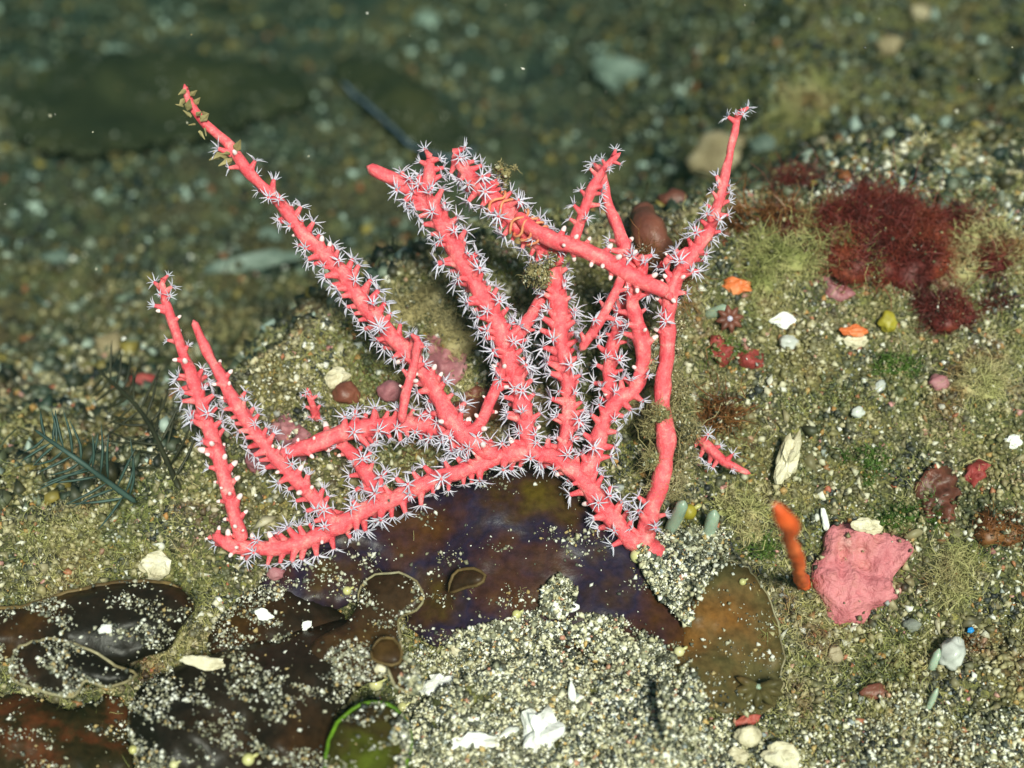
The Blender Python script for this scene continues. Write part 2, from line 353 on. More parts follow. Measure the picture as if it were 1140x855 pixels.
# nearer slope
p = on_bed(250000, -1.35, 1.35, -.95, 1.35, 0)
keep = p[:, 1] < ridge_y(p[:, 0]) + .1 + rng.exponential(.42, len(p)); p = p[keep]
sz = (.0030 + .0035 * np.clip((p[:, 1] - ridge_y(p[:, 0])) / .6, 0, 1)) * np.exp(rng.normal(0, .52, len(p))); p[:, 2] += sz * .3
tag(grains('gravel', p, sz, M['grain']), 'mixed dark and cream sand and shell gravel covering the near slope', 'gravel', kind='stuff')
p = on_bed(5200, -1.3, 1.3, -.9, 1.1, 0); p = p[p[:, 1] < ridge_y(p[:, 0]) + .05 + rng.exponential(.25, len(p))]
tag(grains('shell_debris', p, .0062 * np.exp(rng.normal(0, .42, len(p))), M['debris'], .55), 'broken shell and stone bits strewn through the near gravel', 'gravel', kind='stuff')
# farther sea bed
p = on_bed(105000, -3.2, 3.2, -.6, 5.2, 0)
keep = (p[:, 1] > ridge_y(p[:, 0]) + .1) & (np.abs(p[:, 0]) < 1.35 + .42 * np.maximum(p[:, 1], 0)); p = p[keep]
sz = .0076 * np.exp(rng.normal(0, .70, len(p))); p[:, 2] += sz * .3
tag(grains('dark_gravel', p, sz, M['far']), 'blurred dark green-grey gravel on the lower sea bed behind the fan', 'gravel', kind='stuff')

# ---------------------------------------------------------------- blades of alga
def in_poly(x, y, poly):
    c = np.zeros(len(x), bool); j = len(poly) - 1
    for i in range(len(poly)):
        xi, yi = poly[i]; xj, yj = poly[j]
        k = ((yi > y) != (yj > y)) & (x < (xj - xi) * (y - yi) / (yj - yi + 1e-9) + xi); c ^= k; j = i
    return c
def edge_dist(x, y, poly):
    d = np.full(len(x), 1e9)
    for i in range(len(poly)):
        a = np.array(poly[i]); b_ = np.array(poly[(i + 1) % len(poly)]); ab = b_ - a
        t = np.clip(((x - a[0]) * ab[0] + (y - a[1]) * ab[1]) / (ab @ ab + 1e-9), 0, 1)
        d = np.minimum(d, np.hypot(x - a[0] - t * ab[0], y - a[1] - t * ab[1]))
    return d
def smooth_outline(pts, step=7.0, wob=1.2, seed=0):
    a = np.array(pts, float); n = len(a); out = []
    for i in range(n):
        p0, p1, p2, p3 = a[i - 1], a[i], a[(i + 1) % n], a[(i + 2) % n]
        k = max(2, int(np.linalg.norm(p2 - p1) / step))
        for t in np.arange(k) / k:
            out.append(.5 * (2 * p1 + (p2 - p0) * t + (2 * p0 - 5 * p1 + 4 * p2 - p3) * t * t + (3 * p1 - p0 - 3 * p2 + p3) * t ** 3))
    out = np.array(out); r2 = np.random.default_rng(seed)
    return [tuple(q) for q in out + r2.normal(0, wob * .5, out.shape)]
BLADES = {}
def blade_surface(poly, lift, bulge, waves, seed, curl=0.0, wl_=45.0, smooth_bed=True):
    def f(x, y):
        base = hit(x, y, lift + (.03 if smooth_bed else 0), not smooth_bed); e = edge_dist(x, y, poly)
        q = np.clip(e / 45.0, 0, 1)
        dz = bulge * np.sqrt(q) + waves * fbm(x / wl_, y / wl_, seed, 4) + curl * np.clip(1 - e / 10.0, 0, 1) ** 2
        base = base + np.array([0, -.62, .72]) * dz[:, None]          # dz stands off along the mean normal of the slope
        return base
    return f
def blade(name, pts, mt, label, cat='seaweed', lift=.03, bulge=.04, waves=.05, rim=None, rim_r=.0035, seed=1, thick=.006, dense=9.0, group=None, rim_part=None, curl=0.0, wob=1.2, wl_=45.0):
    poly = smooth_outline(pts, seed=seed, wob=wob); pa = np.array(poly)
    x0, y0 = pa.min(0); x1, y1 = pa.max(0)
    gxx, gyy = np.meshgrid(np.arange(x0, x1, dense), np.arange(y0, y1, dense)); gxx = gxx.ravel() + rng.uniform(-2, 2, gxx.size); gyy = gyy.ravel() + rng.uniform(-2, 2, gyy.size)
    k = in_poly(gxx, gyy, poly); k[k] &= edge_dist(gxx[k], gyy[k], poly) > 3.5
    ins = list(zip(gxx[k], gyy[k])); allp = [Vector(q) for q in poly] + [Vector(q) for q in ins]
    n = len(poly)
    vo, eo, fo, *_ = geometry.delaunay_2d_cdt(allp, [], [list(range(n))], 1, 1e-5)
    vx = np.array([v[0] for v in vo]); vy = np.array([v[1] for v in vo])
    fn = blade_surface(poly, lift, bulge, waves, seed, curl, wl_, thick < .03); top = fn(vx, vy)
    c0 = top.mean(0); nz = np.array([0, -.45, .89])
    bot = top - nz * thick
    nv = len(top); F = []
    ec = {}
    for f in fo:
        f = list(f)
        a, b_, c = (top[i] for i in f[:3])
        if np.dot(np.cross(b_ - a, c - a), -FWD) < 0: f = f[::-1]
        F.append(tuple(f)); F.append(tuple(i + nv for i in f[::-1]))
        for i in range(len(f)):
            e = (f[i], f[(i + 1) % len(f)]); ec[e] = 1
    for (a, b_) in list(ec):
        if (b_, a) not in ec: F.append((b_, a, a + nv, b_ + nv))
    V = np.vstack([top, bot]) - c0
    if rim:
        o = empty(name, c0); obj('lamina', mesh_py(name, V, F, mt), o)
        rp = poly if rim_part is None else [poly[i] for i in range(int(n * rim_part[0]), int(n * rim_part[1]))]
        ra = np.array(rp); c = fn(ra[:, 0], ra[:, 1]) - c0
        if rim_part is None: c = np.vstack([c, c[:1]])
        Vr, Fr = tube(c, np.full(len(c), rim_r), 5, .2, seed); obj('rim', mesh_py('rim', Vr, Fr, rim), o)
    else: o = obj(name, mesh_py(name, V, F, mt), None, c0)
    tag(o, label, cat, group); BLADES[name + str(seed)] = (poly, fn); return o

G_BL = 'dark seaweed blades below the fan'
blade('seaweed_blade', [(340, 628), (372, 585), (440, 552), (520, 532), (580, 522), (625, 530), (662, 562), (700, 598), (738, 640), (766, 690), (762, 742), (735, 765), (690, 748), (640, 722), (590, 712), (540, 716), (500, 722), (462, 705), (440, 660), (400, 636)], M['purple'], 'largest dark purple-brown seaweed blade, directly under the arching trunk of the sea fan', lift=-.02, bulge=.03, waves=.07, seed=3, group=G_BL, wob=5, wl_=75.0)
blade('seaweed_blade', [(-30, 684), (30, 674), (90, 656), (140, 648), (190, 650), (216, 672), (200, 700), (186, 722), (120, 742), (40, 738), (-30, 730)], M['dark'], 'black-brown seaweed blade with an ochre upper edge at the left edge of the photo', lift=.05, bulge=.05, waves=.06, seed=4, rim=M['rim_brown'], rim_r=.005, rim_part=(.05, .42), group=G_BL)
blade('seaweed_blade', [(12, 742), (22, 720), (60, 712), (100, 724), (128, 742), (150, 752), (120, 766), (92, 758), (80, 776), (44, 770), (16, 758)], M['dark'], 'small scalloped dark blade below the black-brown one at the left edge', lift=.10, bulge=.03, waves=.05, seed=5, rim=M['rim'], group=G_BL)
blade('seaweed_blade', [(145, 790), (158, 762), (210, 738), (280, 716), (340, 700), (400, 690), (440, 722), (432, 752), (402, 765), (372, 800), (352, 870), (200, 900), (160, 860), (144, 820)], M['dark'], 'broad dark brown blade with a pale left rim at the bottom, dusted with white sand', lift=.05, bulge=.06, waves=.08, seed=6, rim=M['rim'], rim_r=.0028, rim_part=(.80, .995), group=G_BL)
blade('seaweed_blade', [(232, 722), (246, 686), (296, 652), (346, 664), (384, 690), (340, 722), (262, 740)], M['dark'], 'black blade sprinkled with white chips, below the left end of the trunk', lift=.03, bulge=.04, waves=.06, seed=7, group=G_BL)
blade('seaweed_blade', [(290, 650), (312, 628), (350, 612), (392, 612), (422, 638), (404, 668), (342, 676), (304, 668)], M['purple'], 'reddish-brown rounded blade just under the trunk, left of the largest blade', lift=.03, bulge=.03, waves=.05, seed=8, group=G_BL, wob=3)
blade('seaweed_blade', [(399, 670), (402, 652), (418, 640), (444, 637), (464, 647), (472, 664), (463, 680), (444, 690), (446, 720), (436, 748), (382, 764), (342, 748), (352, 712), (386, 692)], M['brown'], 'brown fan-shaped blade with a round pale-edged top lobe, left of the bright sand', lift=.09, bulge=.014, waves=.05, seed=9, rim=M['rim'], rim_r=.0026, rim_part=(.0, .55), group=G_BL)
blade('seaweed_blade', [(432, 742), (440, 733), (455, 735), (468, 752), (470, 766), (456, 771), (440, 764)], M['brown'], 'small oval brown blade with a pale edge beside the white shell block', lift=.14, bulge=.010, waves=.02, seed=10, rim=M['rim'], rim_r=.003, group=G_BL)
blade('seaweed_blade', [(414, 722), (424, 711), (438, 712), (447, 726), (444, 738), (428, 740), (416, 734)], M['brown'], 'tiny brown lobe above the small oval blade', lift=.15, bulge=.008, waves=.02, seed=11, rim=M['rim_brown'], rim_r=.003, group=G_BL)
blade('seaweed_blade', [(362, 850), (372, 812), (392, 790), (416, 782), (440, 790), (456, 814), (452, 850), (430, 895), (370, 895)], M['green_blade'], 'round brown blade with a bright green margin at the bottom edge', lift=.12, bulge=.03, waves=.02, seed=12, rim=M['green_rim'], rim_r=.0045, group=G_BL)
blade('seaweed_blade', [(752, 722), (762, 690), (776, 655), (800, 626), (832, 632), (856, 664), (868, 700), (873, 745), (864, 786), (832, 796), (790, 788), (756, 790), (742, 768)], M['trans'], 'translucent olive-brown rounded blade right of the bright sand', lift=.005, bulge=.012, waves=.09, seed=13, rim=M['rim'], rim_r=.0020, rim_part=(.22, .62), group=G_BL, wob=3.0)
blade('seaweed_blade', [(733, 764), (748, 770), (757, 798), (746, 826), (735, 806)], M['dark'], 'narrow dark blade tip poking out of the sand below the olive-brown blade', lift=.07, bulge=.03, waves=.01, seed=14, group=G_BL)
blade('seaweed_blade', [(500, 660), (504, 640), (520, 632), (540, 640), (530, 652), (512, 656)], M['brown'], 'small orange-brown curled blade on the left part of the largest blade', lift=.07, bulge=.02, waves=.02, seed=15, rim=M['rim_brown'], group=G_BL)
blade('seaweed_blade', [(-30, 782), (30, 776), (76, 790), (112, 776), (140, 786), (136, 820), (150, 862), (110, 900), (-30, 900)], M['corner'], 'reddish-brown ragged blade filling the bottom left corner', lift=.01, bulge=.02, waves=.10, seed=18, group=G_BL, wob=5)
# blurred background blades
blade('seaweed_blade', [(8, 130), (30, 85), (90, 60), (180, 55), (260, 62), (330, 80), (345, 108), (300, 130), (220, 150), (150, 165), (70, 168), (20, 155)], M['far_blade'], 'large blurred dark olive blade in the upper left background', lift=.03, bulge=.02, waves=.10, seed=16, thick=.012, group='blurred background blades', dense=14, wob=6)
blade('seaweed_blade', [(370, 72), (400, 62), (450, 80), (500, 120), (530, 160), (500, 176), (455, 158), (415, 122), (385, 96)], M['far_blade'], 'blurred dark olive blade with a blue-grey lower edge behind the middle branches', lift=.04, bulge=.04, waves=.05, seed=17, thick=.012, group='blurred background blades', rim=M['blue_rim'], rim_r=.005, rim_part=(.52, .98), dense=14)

# the body of that sand drift
def mound(name, pts, lift, bulge, m, label, cat, seed, kind=None, dense=9):
    o = blade(name, pts, m, label, cat, lift=lift, bulge=bulge, waves=.03, seed=seed, thick=.04, dense=dense)
    if kind: o['kind'] = kind
    return o
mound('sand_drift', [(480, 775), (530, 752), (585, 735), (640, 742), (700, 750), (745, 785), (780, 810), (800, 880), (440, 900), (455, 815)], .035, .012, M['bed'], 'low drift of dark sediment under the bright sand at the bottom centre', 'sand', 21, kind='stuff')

def surf(x, y):
    """uppermost of bed, blades and sand drift along each sight line"""
    x = np.atleast_1d(np.asarray(x, float)); y = np.atleast_1d(np.asarray(y, float)); p = hit(x, y); d = (p - CAM) @ FWD
    for poly, fn in BLADES.values():
        k = in_poly(x, y, poly)
        if k.any():
            q = fn(x[k], y[k]); dq = (q - CAM) @ FWD; idx = np.where(k)[0]; nearer = dq < d[idx]; p[idx[nearer]] = q[nearer]; d[idx[nearer]] = dq[nearer]
    return p
def surf1(px, py, lift=0.0): return Vector(surf(px, py)[0] + np.array([0, -.5 * lift, .87 * lift]))
# loose bright sand over the lower blades
def poly_scatter(pts, n, lift_fn, size, m, name, label, clump=None, thick=0.0, thr=.5, cs=22.0, cat='sand'):
    pa = np.array(pts, float); x = rng.uniform(pa[:, 0].min(), pa[:, 0].max(), n * 3); y = rng.uniform(pa[:, 1].min(), pa[:, 1].max(), n * 3)
    k = in_poly(x, y, pts); x, y = x[k], y[k]
    e = edge_dist(x, y, pts)
    d = fbm(x / cs, y / cs, 77, 5) * 1.5 + .5
    k = (d + np.clip(e / 60, 0, .35) + rng.normal(0, .09, len(x))) > thr; x, y = x[k][:n], y[k][:n]
    return x, y
BS = [(450, 735), (495, 705), (560, 692), (610, 676), (650, 684), (700, 690), (748, 725), (790, 770), (812, 800), (840, 870), (430, 900), (440, 780)]
x, y = poly_scatter(BS, 40000, None, 0, None, '', '', thr=.62)
BS2 = [(700, 612), (735, 600), (775, 596), (815, 602), (808, 634), (784, 660), (766, 706), (744, 690), (716, 650)]
BS3 = [(600, 690), (604, 662), (622, 650), (640, 660), (642, 684), (622, 696)]
BS4 = [(630, 612), (640, 600), (664, 602), (668, 614), (650, 624)]
BS5 = [(760, 800), (800, 790), (860, 800), (930, 792), (1000, 770), (1080, 790), (1160, 770), (1170, 900), (740, 900)]
for q_, n_, th_ in ((BS2, 5200, .42), (BS3, 900, .5), (BS4, 260, .46), (BS5, 9000, .58)):
    x2, y2 = poly_scatter(q_, n_, None, 0, None, '', '', thr=th_); x = np.concatenate([x, x2]); y = np.concatenate([y, y2])
pp = surf(x, y); pp[:, 2] += rng.uniform(-.002, .012, len(pp)) + np.where(in_poly(x, y, BS2) | in_poly(x, y, BS3), .02, 0)
sz = .0024 * np.exp(rng.normal(0, .55, len(pp)))
tag(grains('bright_sand', pp, sz, M['sand']), 'bright salt-and-pepper shell sand lying over the seaweed at the bottom centre', 'sand', kind='stuff')
# dusting of pale grains on each blade, thicker in drifts and along the margins
allp = []
for key, nn, thr in (('seaweed_blade3', 2600, .60), ('seaweed_blade4', 1500, .60), ('seaweed_blade5', 700, .50), ('seaweed_blade6', 3600, .60), ('seaweed_blade7', 900, .60), ('seaweed_blade8', 500, .56), ('seaweed_blade9', 1300, .55), ('seaweed_blade12', 420, .55), ('seaweed_blade13', 420, .58), ('seaweed_blade10', 15, .55), ('seaweed_blade18', 800, .62), ('seaweed_blade16', 700, .5), ('seaweed_blade17', 300, .5)):
    poly, fn = BLADES[key]; pa = np.array(poly); nn2 = nn * 4
    x = rng.uniform(pa[:, 0].min(), pa[:, 0].max(), nn2); y = rng.uniform(pa[:, 1].min(), pa[:, 1].max(), nn2)
    k = in_poly(x, y, poly); x, y = x[k], y[k]; e = edge_dist(x, y, poly)
    d = fbm((x + .6 * y) / 46, (y - .3 * x) / 20, 78, 4) * 1.25 + .5 + .16 * np.exp(-e / 7.0) + rng.normal(0, .035, len(x))
    k = (d > thr) | (rng.uniform(0, 1, len(x)) < .035); x, y = x[k][:nn], y[k][:nn]
    q = fn(x, y); q[:, 2] += .002; allp.append(q)
pp = np.vstack(allp); sz = .0017 * np.exp(rng.normal(0, .62, len(pp)))
tag(grains('sand_dusting', pp, sz, M['dust']), 'pale sand grains sprinkled over the dark seaweed blades', 'sand', kind='stuff')

# ---------------------------------------------------------------- turf of fine filaments over the sea bed
def turf(name, n, reg, thr, L, Wd, m, label, seed, far=False):
    p = on_bed(n, *reg, 0.0)
    d = fbm(p[:, 0] * 5.5, p[:, 1] * 5.5, seed, 4) + .5 + rng.normal(0, .05, n)
    k = d > thr
    if far: k &= p[:, 1] > ridge_y(p[:, 0]) + .1
    else: k &= p[:, 1] < ridge_y(p[:, 0]) + .05 + rng.exponential(.25, n)
    p = p[k]; n = len(p)
    dirs = unit(rng.normal(0, .6, (n, 3)) + np.array([0, -.25, .8]))
    V, F = strands(p, dirs, L * np.exp(rng.normal(0, .4, n)), np.full(n, Wd) * rng.uniform(.6, 1.4, n), np.full(n, .8), 4, seed)
    return tag(obj(name, mesh_np(name, V, F, m)), label, 'algae', kind='stuff')
turf('turf_algae', 170000, (-1.2, 1.2, -.70, .90), .545, .022, .0008, M['turf'], 'olive-grey fuzz of fine turf algae over the near slope', 41)
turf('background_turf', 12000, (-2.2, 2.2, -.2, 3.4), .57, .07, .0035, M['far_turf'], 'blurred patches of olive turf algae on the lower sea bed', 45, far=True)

# ---------------------------------------------------------------- sea fan
PXU = DIST / FPX          # units per photo pixel in the plane of the fan
BASE = np.array(P(716, 603, 2.745))
def polyp_mesh(kind, seed):
    """stalk (calyx) + eight tentacles, z up, about 0.05 units tall"""
    r2 = random.Random(seed); V = []; F = []; mi = []
    hs = {'open': .025, 'half': .020, 'bud': .010}[kind] * r2.uniform(.85, 1.15)
    prof = [(.0115, -.005), (.0074, hs * .28), (.0054, hs * .75), (.0050, hs)]
    S = 7
    for (r, z) in prof:
        for k in range(S): V.append((r * math.cos(k * 2 * math.pi / S), r * math.sin(k * 2 * math.pi / S), z))
    for i in range(len(prof) - 1):
        for k in range(S): F.append((i * S + k, i * S + (k + 1) % S, (i + 1) * S + (k + 1) % S, (i + 1) * S + k)); mi.append(0)
    F.append(tuple((len(prof) - 1) * S + k for k in range(S))); mi.append(0 if kind != 'bud' else 1)
    if kind == 'bud':
        b0 = len(V)
        for (r, z) in [(.0050, hs - .001), (.0055, hs + .003), (.0040, hs + .008), (.0012, hs + .0105)]:
            for k in range(S): V.append((r * math.cos(k * 2 * math.pi / S), r * math.sin(k * 2 * math.pi / S), z))
        for i in range(3):
            for k in range(S): F.append((b0 + i * S + k, b0 + i * S + (k + 1) % S, b0 + (i + 1) * S + (k + 1) % S, b0 + (i + 1) * S + k)); mi.append(1)
        F.append(tuple(b0 + 3 * S + k for k in range(S))); mi.append(1)
        return V, F, mi
    for j in range(8):
        a = j * math.pi / 4 + r2.uniform(-.2, .2); el = R(r2.uniform(12, 42) if kind == 'open' else r2.uniform(48, 72))
        L = r2.uniform(.0185, .027) * (1 if kind == 'open' else .75)
        d = Vector((math.cos(a) * math.cos(el), math.sin(a) * math.cos(el), math.sin(el))); up = Vector((0, 0, 1)); sd_ = d.cross(up).normalized()
        nn = sd_.cross(d)
        p0 = Vector((math.cos(a) * .0036, math.sin(a) * .0036, hs - .001)); ben = r2.uniform(-.010, .004); sway = r2.uniform(-.006, .006)
        b0 = len(V); segs = [(0, .0024), (.4, .0020), (.75, .0013), (1, .0004)]
        for (t, w) in segs:
            c = p0 + d * L * t + nn * ben * t * t + sd_ * sway * t * t
            for q in range(3):
                aa = q * 2 * math.pi / 3; V.append(tuple(c + sd_ * w * math.cos(aa) + nn * w * math.sin(aa)))
        for i in range(3):
            for q in range(3): F.append((b0 + i * 3 + q, b0 + i * 3 + (q + 1) % 3, b0 + i * 3 + 3 + (q + 1) % 3, b0 + i * 3 + 3 + q)); mi.append(1)
        # side pinnules, two short spikes each side
        for t in (.35, .62):
            c = p0 + d * L * t + nn * ben * t * t + sd_ * sway * t * t
            for s in (-1, 1):
                b1 = len(V); e = c + (sd_ * s * .8 + d * .7) * .0034
                V += [tuple(c - d * .0009), tuple(c + d * .0009), tuple(e)]; F.append((b1, b1 + 1, b1 + 2)); mi.append(1)
    return V, F, mi
KINDS = [('open', i) for i in range(7)] + [('half', i + 20) for i in range(3)] + [('bud', i + 40) for i in range(3)]
POLY = []
for kd, sd_ in KINDS:
    V, F, mi = polyp_mesh(kd, sd_); POLY.append((kd, np.array(V), F, mi, mesh_py('polyp_' + kd, V, F, [M['coral'], M['tent'] if kd != 'bud' else M['bud']], True, mi)))
OPEN = [i for i, k in enumerate(POLY) if k[0] == 'open']; HALF = [i for i, k in enumerate(POLY) if k[0] == 'half']; BUD = [i for i, k in enumerate(POLY) if k[0] == 'bud']

# name: photo pixels with radius (px) and depth offset towards (-) / away from (+) the camera in units
# poly = list of (from, to, spacing px, share of buds, share of side facing)
TRUNK = [(716, 604, 13, -.005), (690, 578, 12.5, 0), (662, 549, 12, 0), (640, 527, 12.5, 0), (612, 512, 12, 0), (580, 506, 12, 0), (545, 510, 11, 0), (500, 526, 11, -.01), (460, 543, 11.5, -.02), (410, 565, 12.5, -.03), (372, 585, 13, -.04), (330, 600, 11, -.045), (290, 609, 10, -.05), (257, 609, 9, -.05), (238, 597, 6, -.05)]
BR = [
 ('trunk', TRUNK, [(.03, .93, 8.0, .06), (.93, 1, 9, .9)]),
 ('branch', [(268, 606, 9, -.05), (261, 578, 9.5, -.05), (250, 540, 10, -.05), (236, 492, 10.5, -.04), (219, 442, 9.5, -.03), (205, 400, 8, -.02), (195, 362, 7, -.01), (186, 332, 6, 0), (181, 310, 4.5, 0)], [(.02, .33, 9, .92), (.33, .62, 6.5, .12), (.62, .9, 20, .8), (.9, 1, 8, .1)]),
 ('branch', [(374, 586, 10, -.04), (342, 550, 10, -.045), (316, 525, 9.5, -.05), (290, 495, 9, -.05), (262, 455, 9, -.045), (237, 412, 8, -.04), (226, 385, 7, -.04), (217, 358, 5, -.04)], [(.05, .66, 7, .05), (.66, .80, 12, .8)]),
 ('branch', [(432, 557, 11, -.02), (408, 530, 10, 0), (388, 504, 9, .02), (366, 484, 8, .045)], [(.1, .9, 7, .02)]),
 ('branch', [(300, 512, 8, -.03), (340, 497, 11, -.015), (380, 481, 12, 0), (420, 472, 12, .02), (460, 468, 11, .035), (500, 476, 11, .03), (530, 492, 11, .01)], [(.12, .3, 16, .9), (.36, .98, 5.2, .03)]),
 ('branch', [(556, 510, 12, 0), (528, 486, 13, 0), (497, 450, 13, .01), (470, 417, 12.5, .01), (440, 385, 12, .01), (405, 336, 11.5, .01), (370, 294, 10.5, .005), (340, 260, 9.5, 0), (310, 224, 8.5, 0), (277, 192, 8, -.01), (255, 165, 7.5, -.01), (232, 142, 7, -.01), (216, 116, 5.5, -.01), (208, 94, 3.5, -.01)], [(.03, .22, 9, .5), (.22, .34, 8, .4), (.34, .66, 7.2, .06), (.66, .83, 17, .1)]),
 ('twig', [(447, 470, 6, -.02), (451, 440, 6.5, -.03), (458, 410, 6, -.035), (465, 382, 5.5, -.04)], [(.4, 1, 14, .2)]),
 ('twig', [(512, 478, 8, .0), (535, 472, 9, 0), (548, 448, 8, .01), (558, 420, 8, .015), (566, 398, 8, .015)], [(.1, .9, 17, .8)]),
 ('branch', [(588, 508, 12, 0), (582, 455, 11.5, .005), (570, 412, 12, .01), (556, 370, 12.5, .01), (536, 326, 12.5, 0), (512, 286, 12.5, -.01), (490, 250, 12, -.02), (466, 222, 11, -.02), (440, 204, 9.5, -.02), (411, 187, 6.5, -.02)], [(.03, .88, 5.6, .02)]),
 ('twig', [(470, 228, 9, -.02), (474, 205, 8.5, -.03), (478, 188, 8, -.035), (481, 172, 5.5, -.04)], [(.15, 1, 7, 0)]),
 ('twig', [(568, 392, 9, .01), (586, 360, 9, .03), (600, 335, 8, .04), (608, 322, 6, .05)], [(.05, .4, 15, .1)]),
 ('branch', [(622, 514, 11, 0), (630, 465, 10, .01), (629, 420, 11, .01), (626, 380, 12, .015), (624, 340, 13, .02), (617, 302, 12.5, .02), (602, 280, 12, .01)], [(.05, .95, 6.4, .03)]),
 ('branch', [(506, 172, 7.5, -.02), (528, 198, 10.5, -.02), (552, 226, 11.5, -.015), (578, 252, 12, -.01), (606, 274, 12, -.01), (628, 296, 10, 0)], [(.0, .95, 5.6, .0)]),
 ('branch', [(572, 238, 9, -.03), (600, 258, 10.5, -.04), (636, 274, 11.5, -.045), (672, 292, 11.5, -.045), (710, 310, 12.5, -.04), (748, 327, 10, -.03)], [(.3, 1, 11, .85)]),
 ('branch', [(645, 532, 12, 0), (661, 505, 11.5, 0), (674, 468, 11, 0), (692, 444, 11.5, 0), (711, 432, 10, 0), (715, 400, 10, .0), (711, 365, 10.5, -.005), (704, 335, 10, -.01), (712, 312, 10, -.03)], [(.08, .5, 10, .1), (.5, .95, 13, .3)]),
 ('branch', [(684, 452, 9, .01), (684, 405, 9, .03), (688, 360, 9, .04), (692, 318, 9, .04)], [(.05, .95, 8, .02)]),
 ('twig', [(650, 392, 5.5, -.05), (666, 362, 6.5, -.055), (683, 330, 6, -.05), (694, 306, 6, -.04)], [(.1, .8, 18, .1)]),
 ('twig', [(634, 276, 8, -.045), (650, 240, 7, -.05), (665, 205, 6.5, -.055), (680, 180, 5, -.055), (692, 167, 2.6, -.055)], [(.2, .95, 13, .0)]),
 ('branch', [(706, 308, 9.5, -.03), (694, 274, 9, -.02), (683, 240, 8, -.01), (674, 210, 7, 0), (666, 182, 6.5, .005)], [(.05, .4, 15, .5), (.85, 1, 12, .0)]),
 ('twig', [(716, 322, 9, -.03), (718, 300, 8, -.03), (717, 286, 8, -.03)], [(.5, 1, 8, .1)]),
 ('branch', [(717, 605, 13.5, -.005), (729, 565, 12.5, 0), (738, 515, 12.5, .0), (738, 455, 11.5, 0), (738, 400, 11, -.005), (741, 350, 11, -.01), (750, 325, 11, -.02), (772, 288, 9.5, -.02), (788, 254, 8.5, -.03), (800, 220, 7, -.03), (811, 178, 5.5, -.03), (817, 148, 5, -.03), (821, 122, 4.5, -.03)], [(.02, .12, 14, 0), (.48, .60, 12, .5), (.60, .84, 8, .08), (.97, 1, 7, 0)]),
 ('twig', [(772, 278, 6, -.02), (758, 288, 5.5, -.02), (742, 297, 4.5, -.02)], [(.2, 1, 12, .1)]),
]
VIEW = -FWD
def grow(thing, origin, specs, cap_parts, seed, prefix=None, polyp_scale=1.0):
    """branches as parts of the thing, polyps as pieces of their branch"""
    r2 = random.Random(seed); cand = []
    for bi, (nm, ctl, pol) in enumerate(specs):
        pts = [P(a, b_, DIST + d - .02) for (a, b_, r, d) in ctl]; rad = [r * PXU for (a, b_, r, d) in ctl]
        c, r = catmull(pts, rad, .0075)
        wob = np.array([[noise.noise(Vector(q * 7)), noise.noise(Vector(q * 7) + Vector((31, 0, 0))), noise.noise(Vector(q * 7) + Vector((0, 57, 0)))] for q in c]) * .014; c = c + wob
        r = r * (1 + .16 * np.array([noise.noise(Vector(q * 26)) for q in c]) * .7)
        r = r * .79; V, F = tube(c, r, 12, .34, bi + seed)
        bo = obj(nm, mesh_py(nm, [v - origin for v in V], F, M['coral']), thing)
        T, N, B = frames(c); L = np.concatenate([[0], np.cumsum(np.linalg.norm(np.diff(c, axis=0), axis=1))]); tot = L[-1]
        for (t0, t1, sp, bud) in pol:
            s = t0 * tot; side = 0
            while s < t1 * tot:
                i = min(int(np.searchsorted(L, s)), len(c) - 1)
                v = VIEW - T[i] * np.dot(VIEW, T[i]); v /= np.linalg.norm(v); w = np.cross(T[i], v)
                side += 1
                a = [1.45, -1.45, 0.55, -.75, 1.9, -1.9, 2.8][side % 7] + r2.gauss(0, .35)
                rd = v * math.cos(a) + w * math.sin(a)
                tipw = .55 if t1 * tot - s > .01 else 1.2
                d = rd + T[i] * (tipw * r2.uniform(.2, 1.0)) + np.array([0, 0, .12]); d /= np.linalg.norm(d)
                k = r2.random()
                vi = r2.choice(BUD) if k < bud else (r2.choice(HALF) if k < bud + .20 else r2.choice(OPEN))
                sc = polyp_scale * r2.uniform(.66, 1.05) * (.45 + .55 * min(1, r[i] / .016))
                if vi in BUD: sc *= r2.uniform(.8, 1.25)
                pos = c[i] + rd * r[i] * .86
                q = Vector(d).to_track_quat('Z', 'Y') @ Matrix.Rotation(r2.uniform(0, 6.28), 3, 'Z').to_quaternion()
                cand.append((math.cos(a) + r2.uniform(0, .2), bo, vi, Vector(pos - origin), q, sc)); s += .62 * sp * PXU * r2.uniform(.7, 1.3)
    cand.sort(key=lambda e: -e[0])
    for (_, bo, vi, pos, q, sc) in cand[:cap_parts]:
        o = bpy.data.objects.new('polyp', POLY[vi][4]); COL.objects.link(o); o.parent = bo
        o.location = pos; o.rotation_mode = 'QUATERNION'; o.rotation_quaternion = q; o.scale = (sc,) * 3
    rest = cand[cap_parts:]
    if rest:
        V = []; F = []; mi = []
        for (_, bo, vi, pos, q, sc) in rest:
            b0 = len(V); m3 = np.array(q.to_matrix()) * sc
            V += list(POLY[vi][1] @ m3.T + np.array(pos)); F += [tuple(i + b0 for i in f) for f in POLY[vi][2]]; mi += [x if POLY[vi][0] != 'bud' or x == 0 else 2 for x in POLY[vi][3]]
        tag(obj('polyp_cluster', mesh_py('polyp_cluster', V, F, [M['coral'], M['tent'], M['bud']], True, mi), thing), kind='stuff')
    return len(cand)
fan = empty('sea_fan', BASE)
tag(fan, 'large coral-pink branching sea fan covered in white star-shaped polyps, centre of the photo', 'sea fan')
npol = grow(fan, BASE, BR, 300, 3)
V, F = tube(*catmull([P(716, 600, 2.745), P(722, 612, 2.74), P(730, 628, 2.735)], [.024, .027, .036], .006), 10, .3, 9)
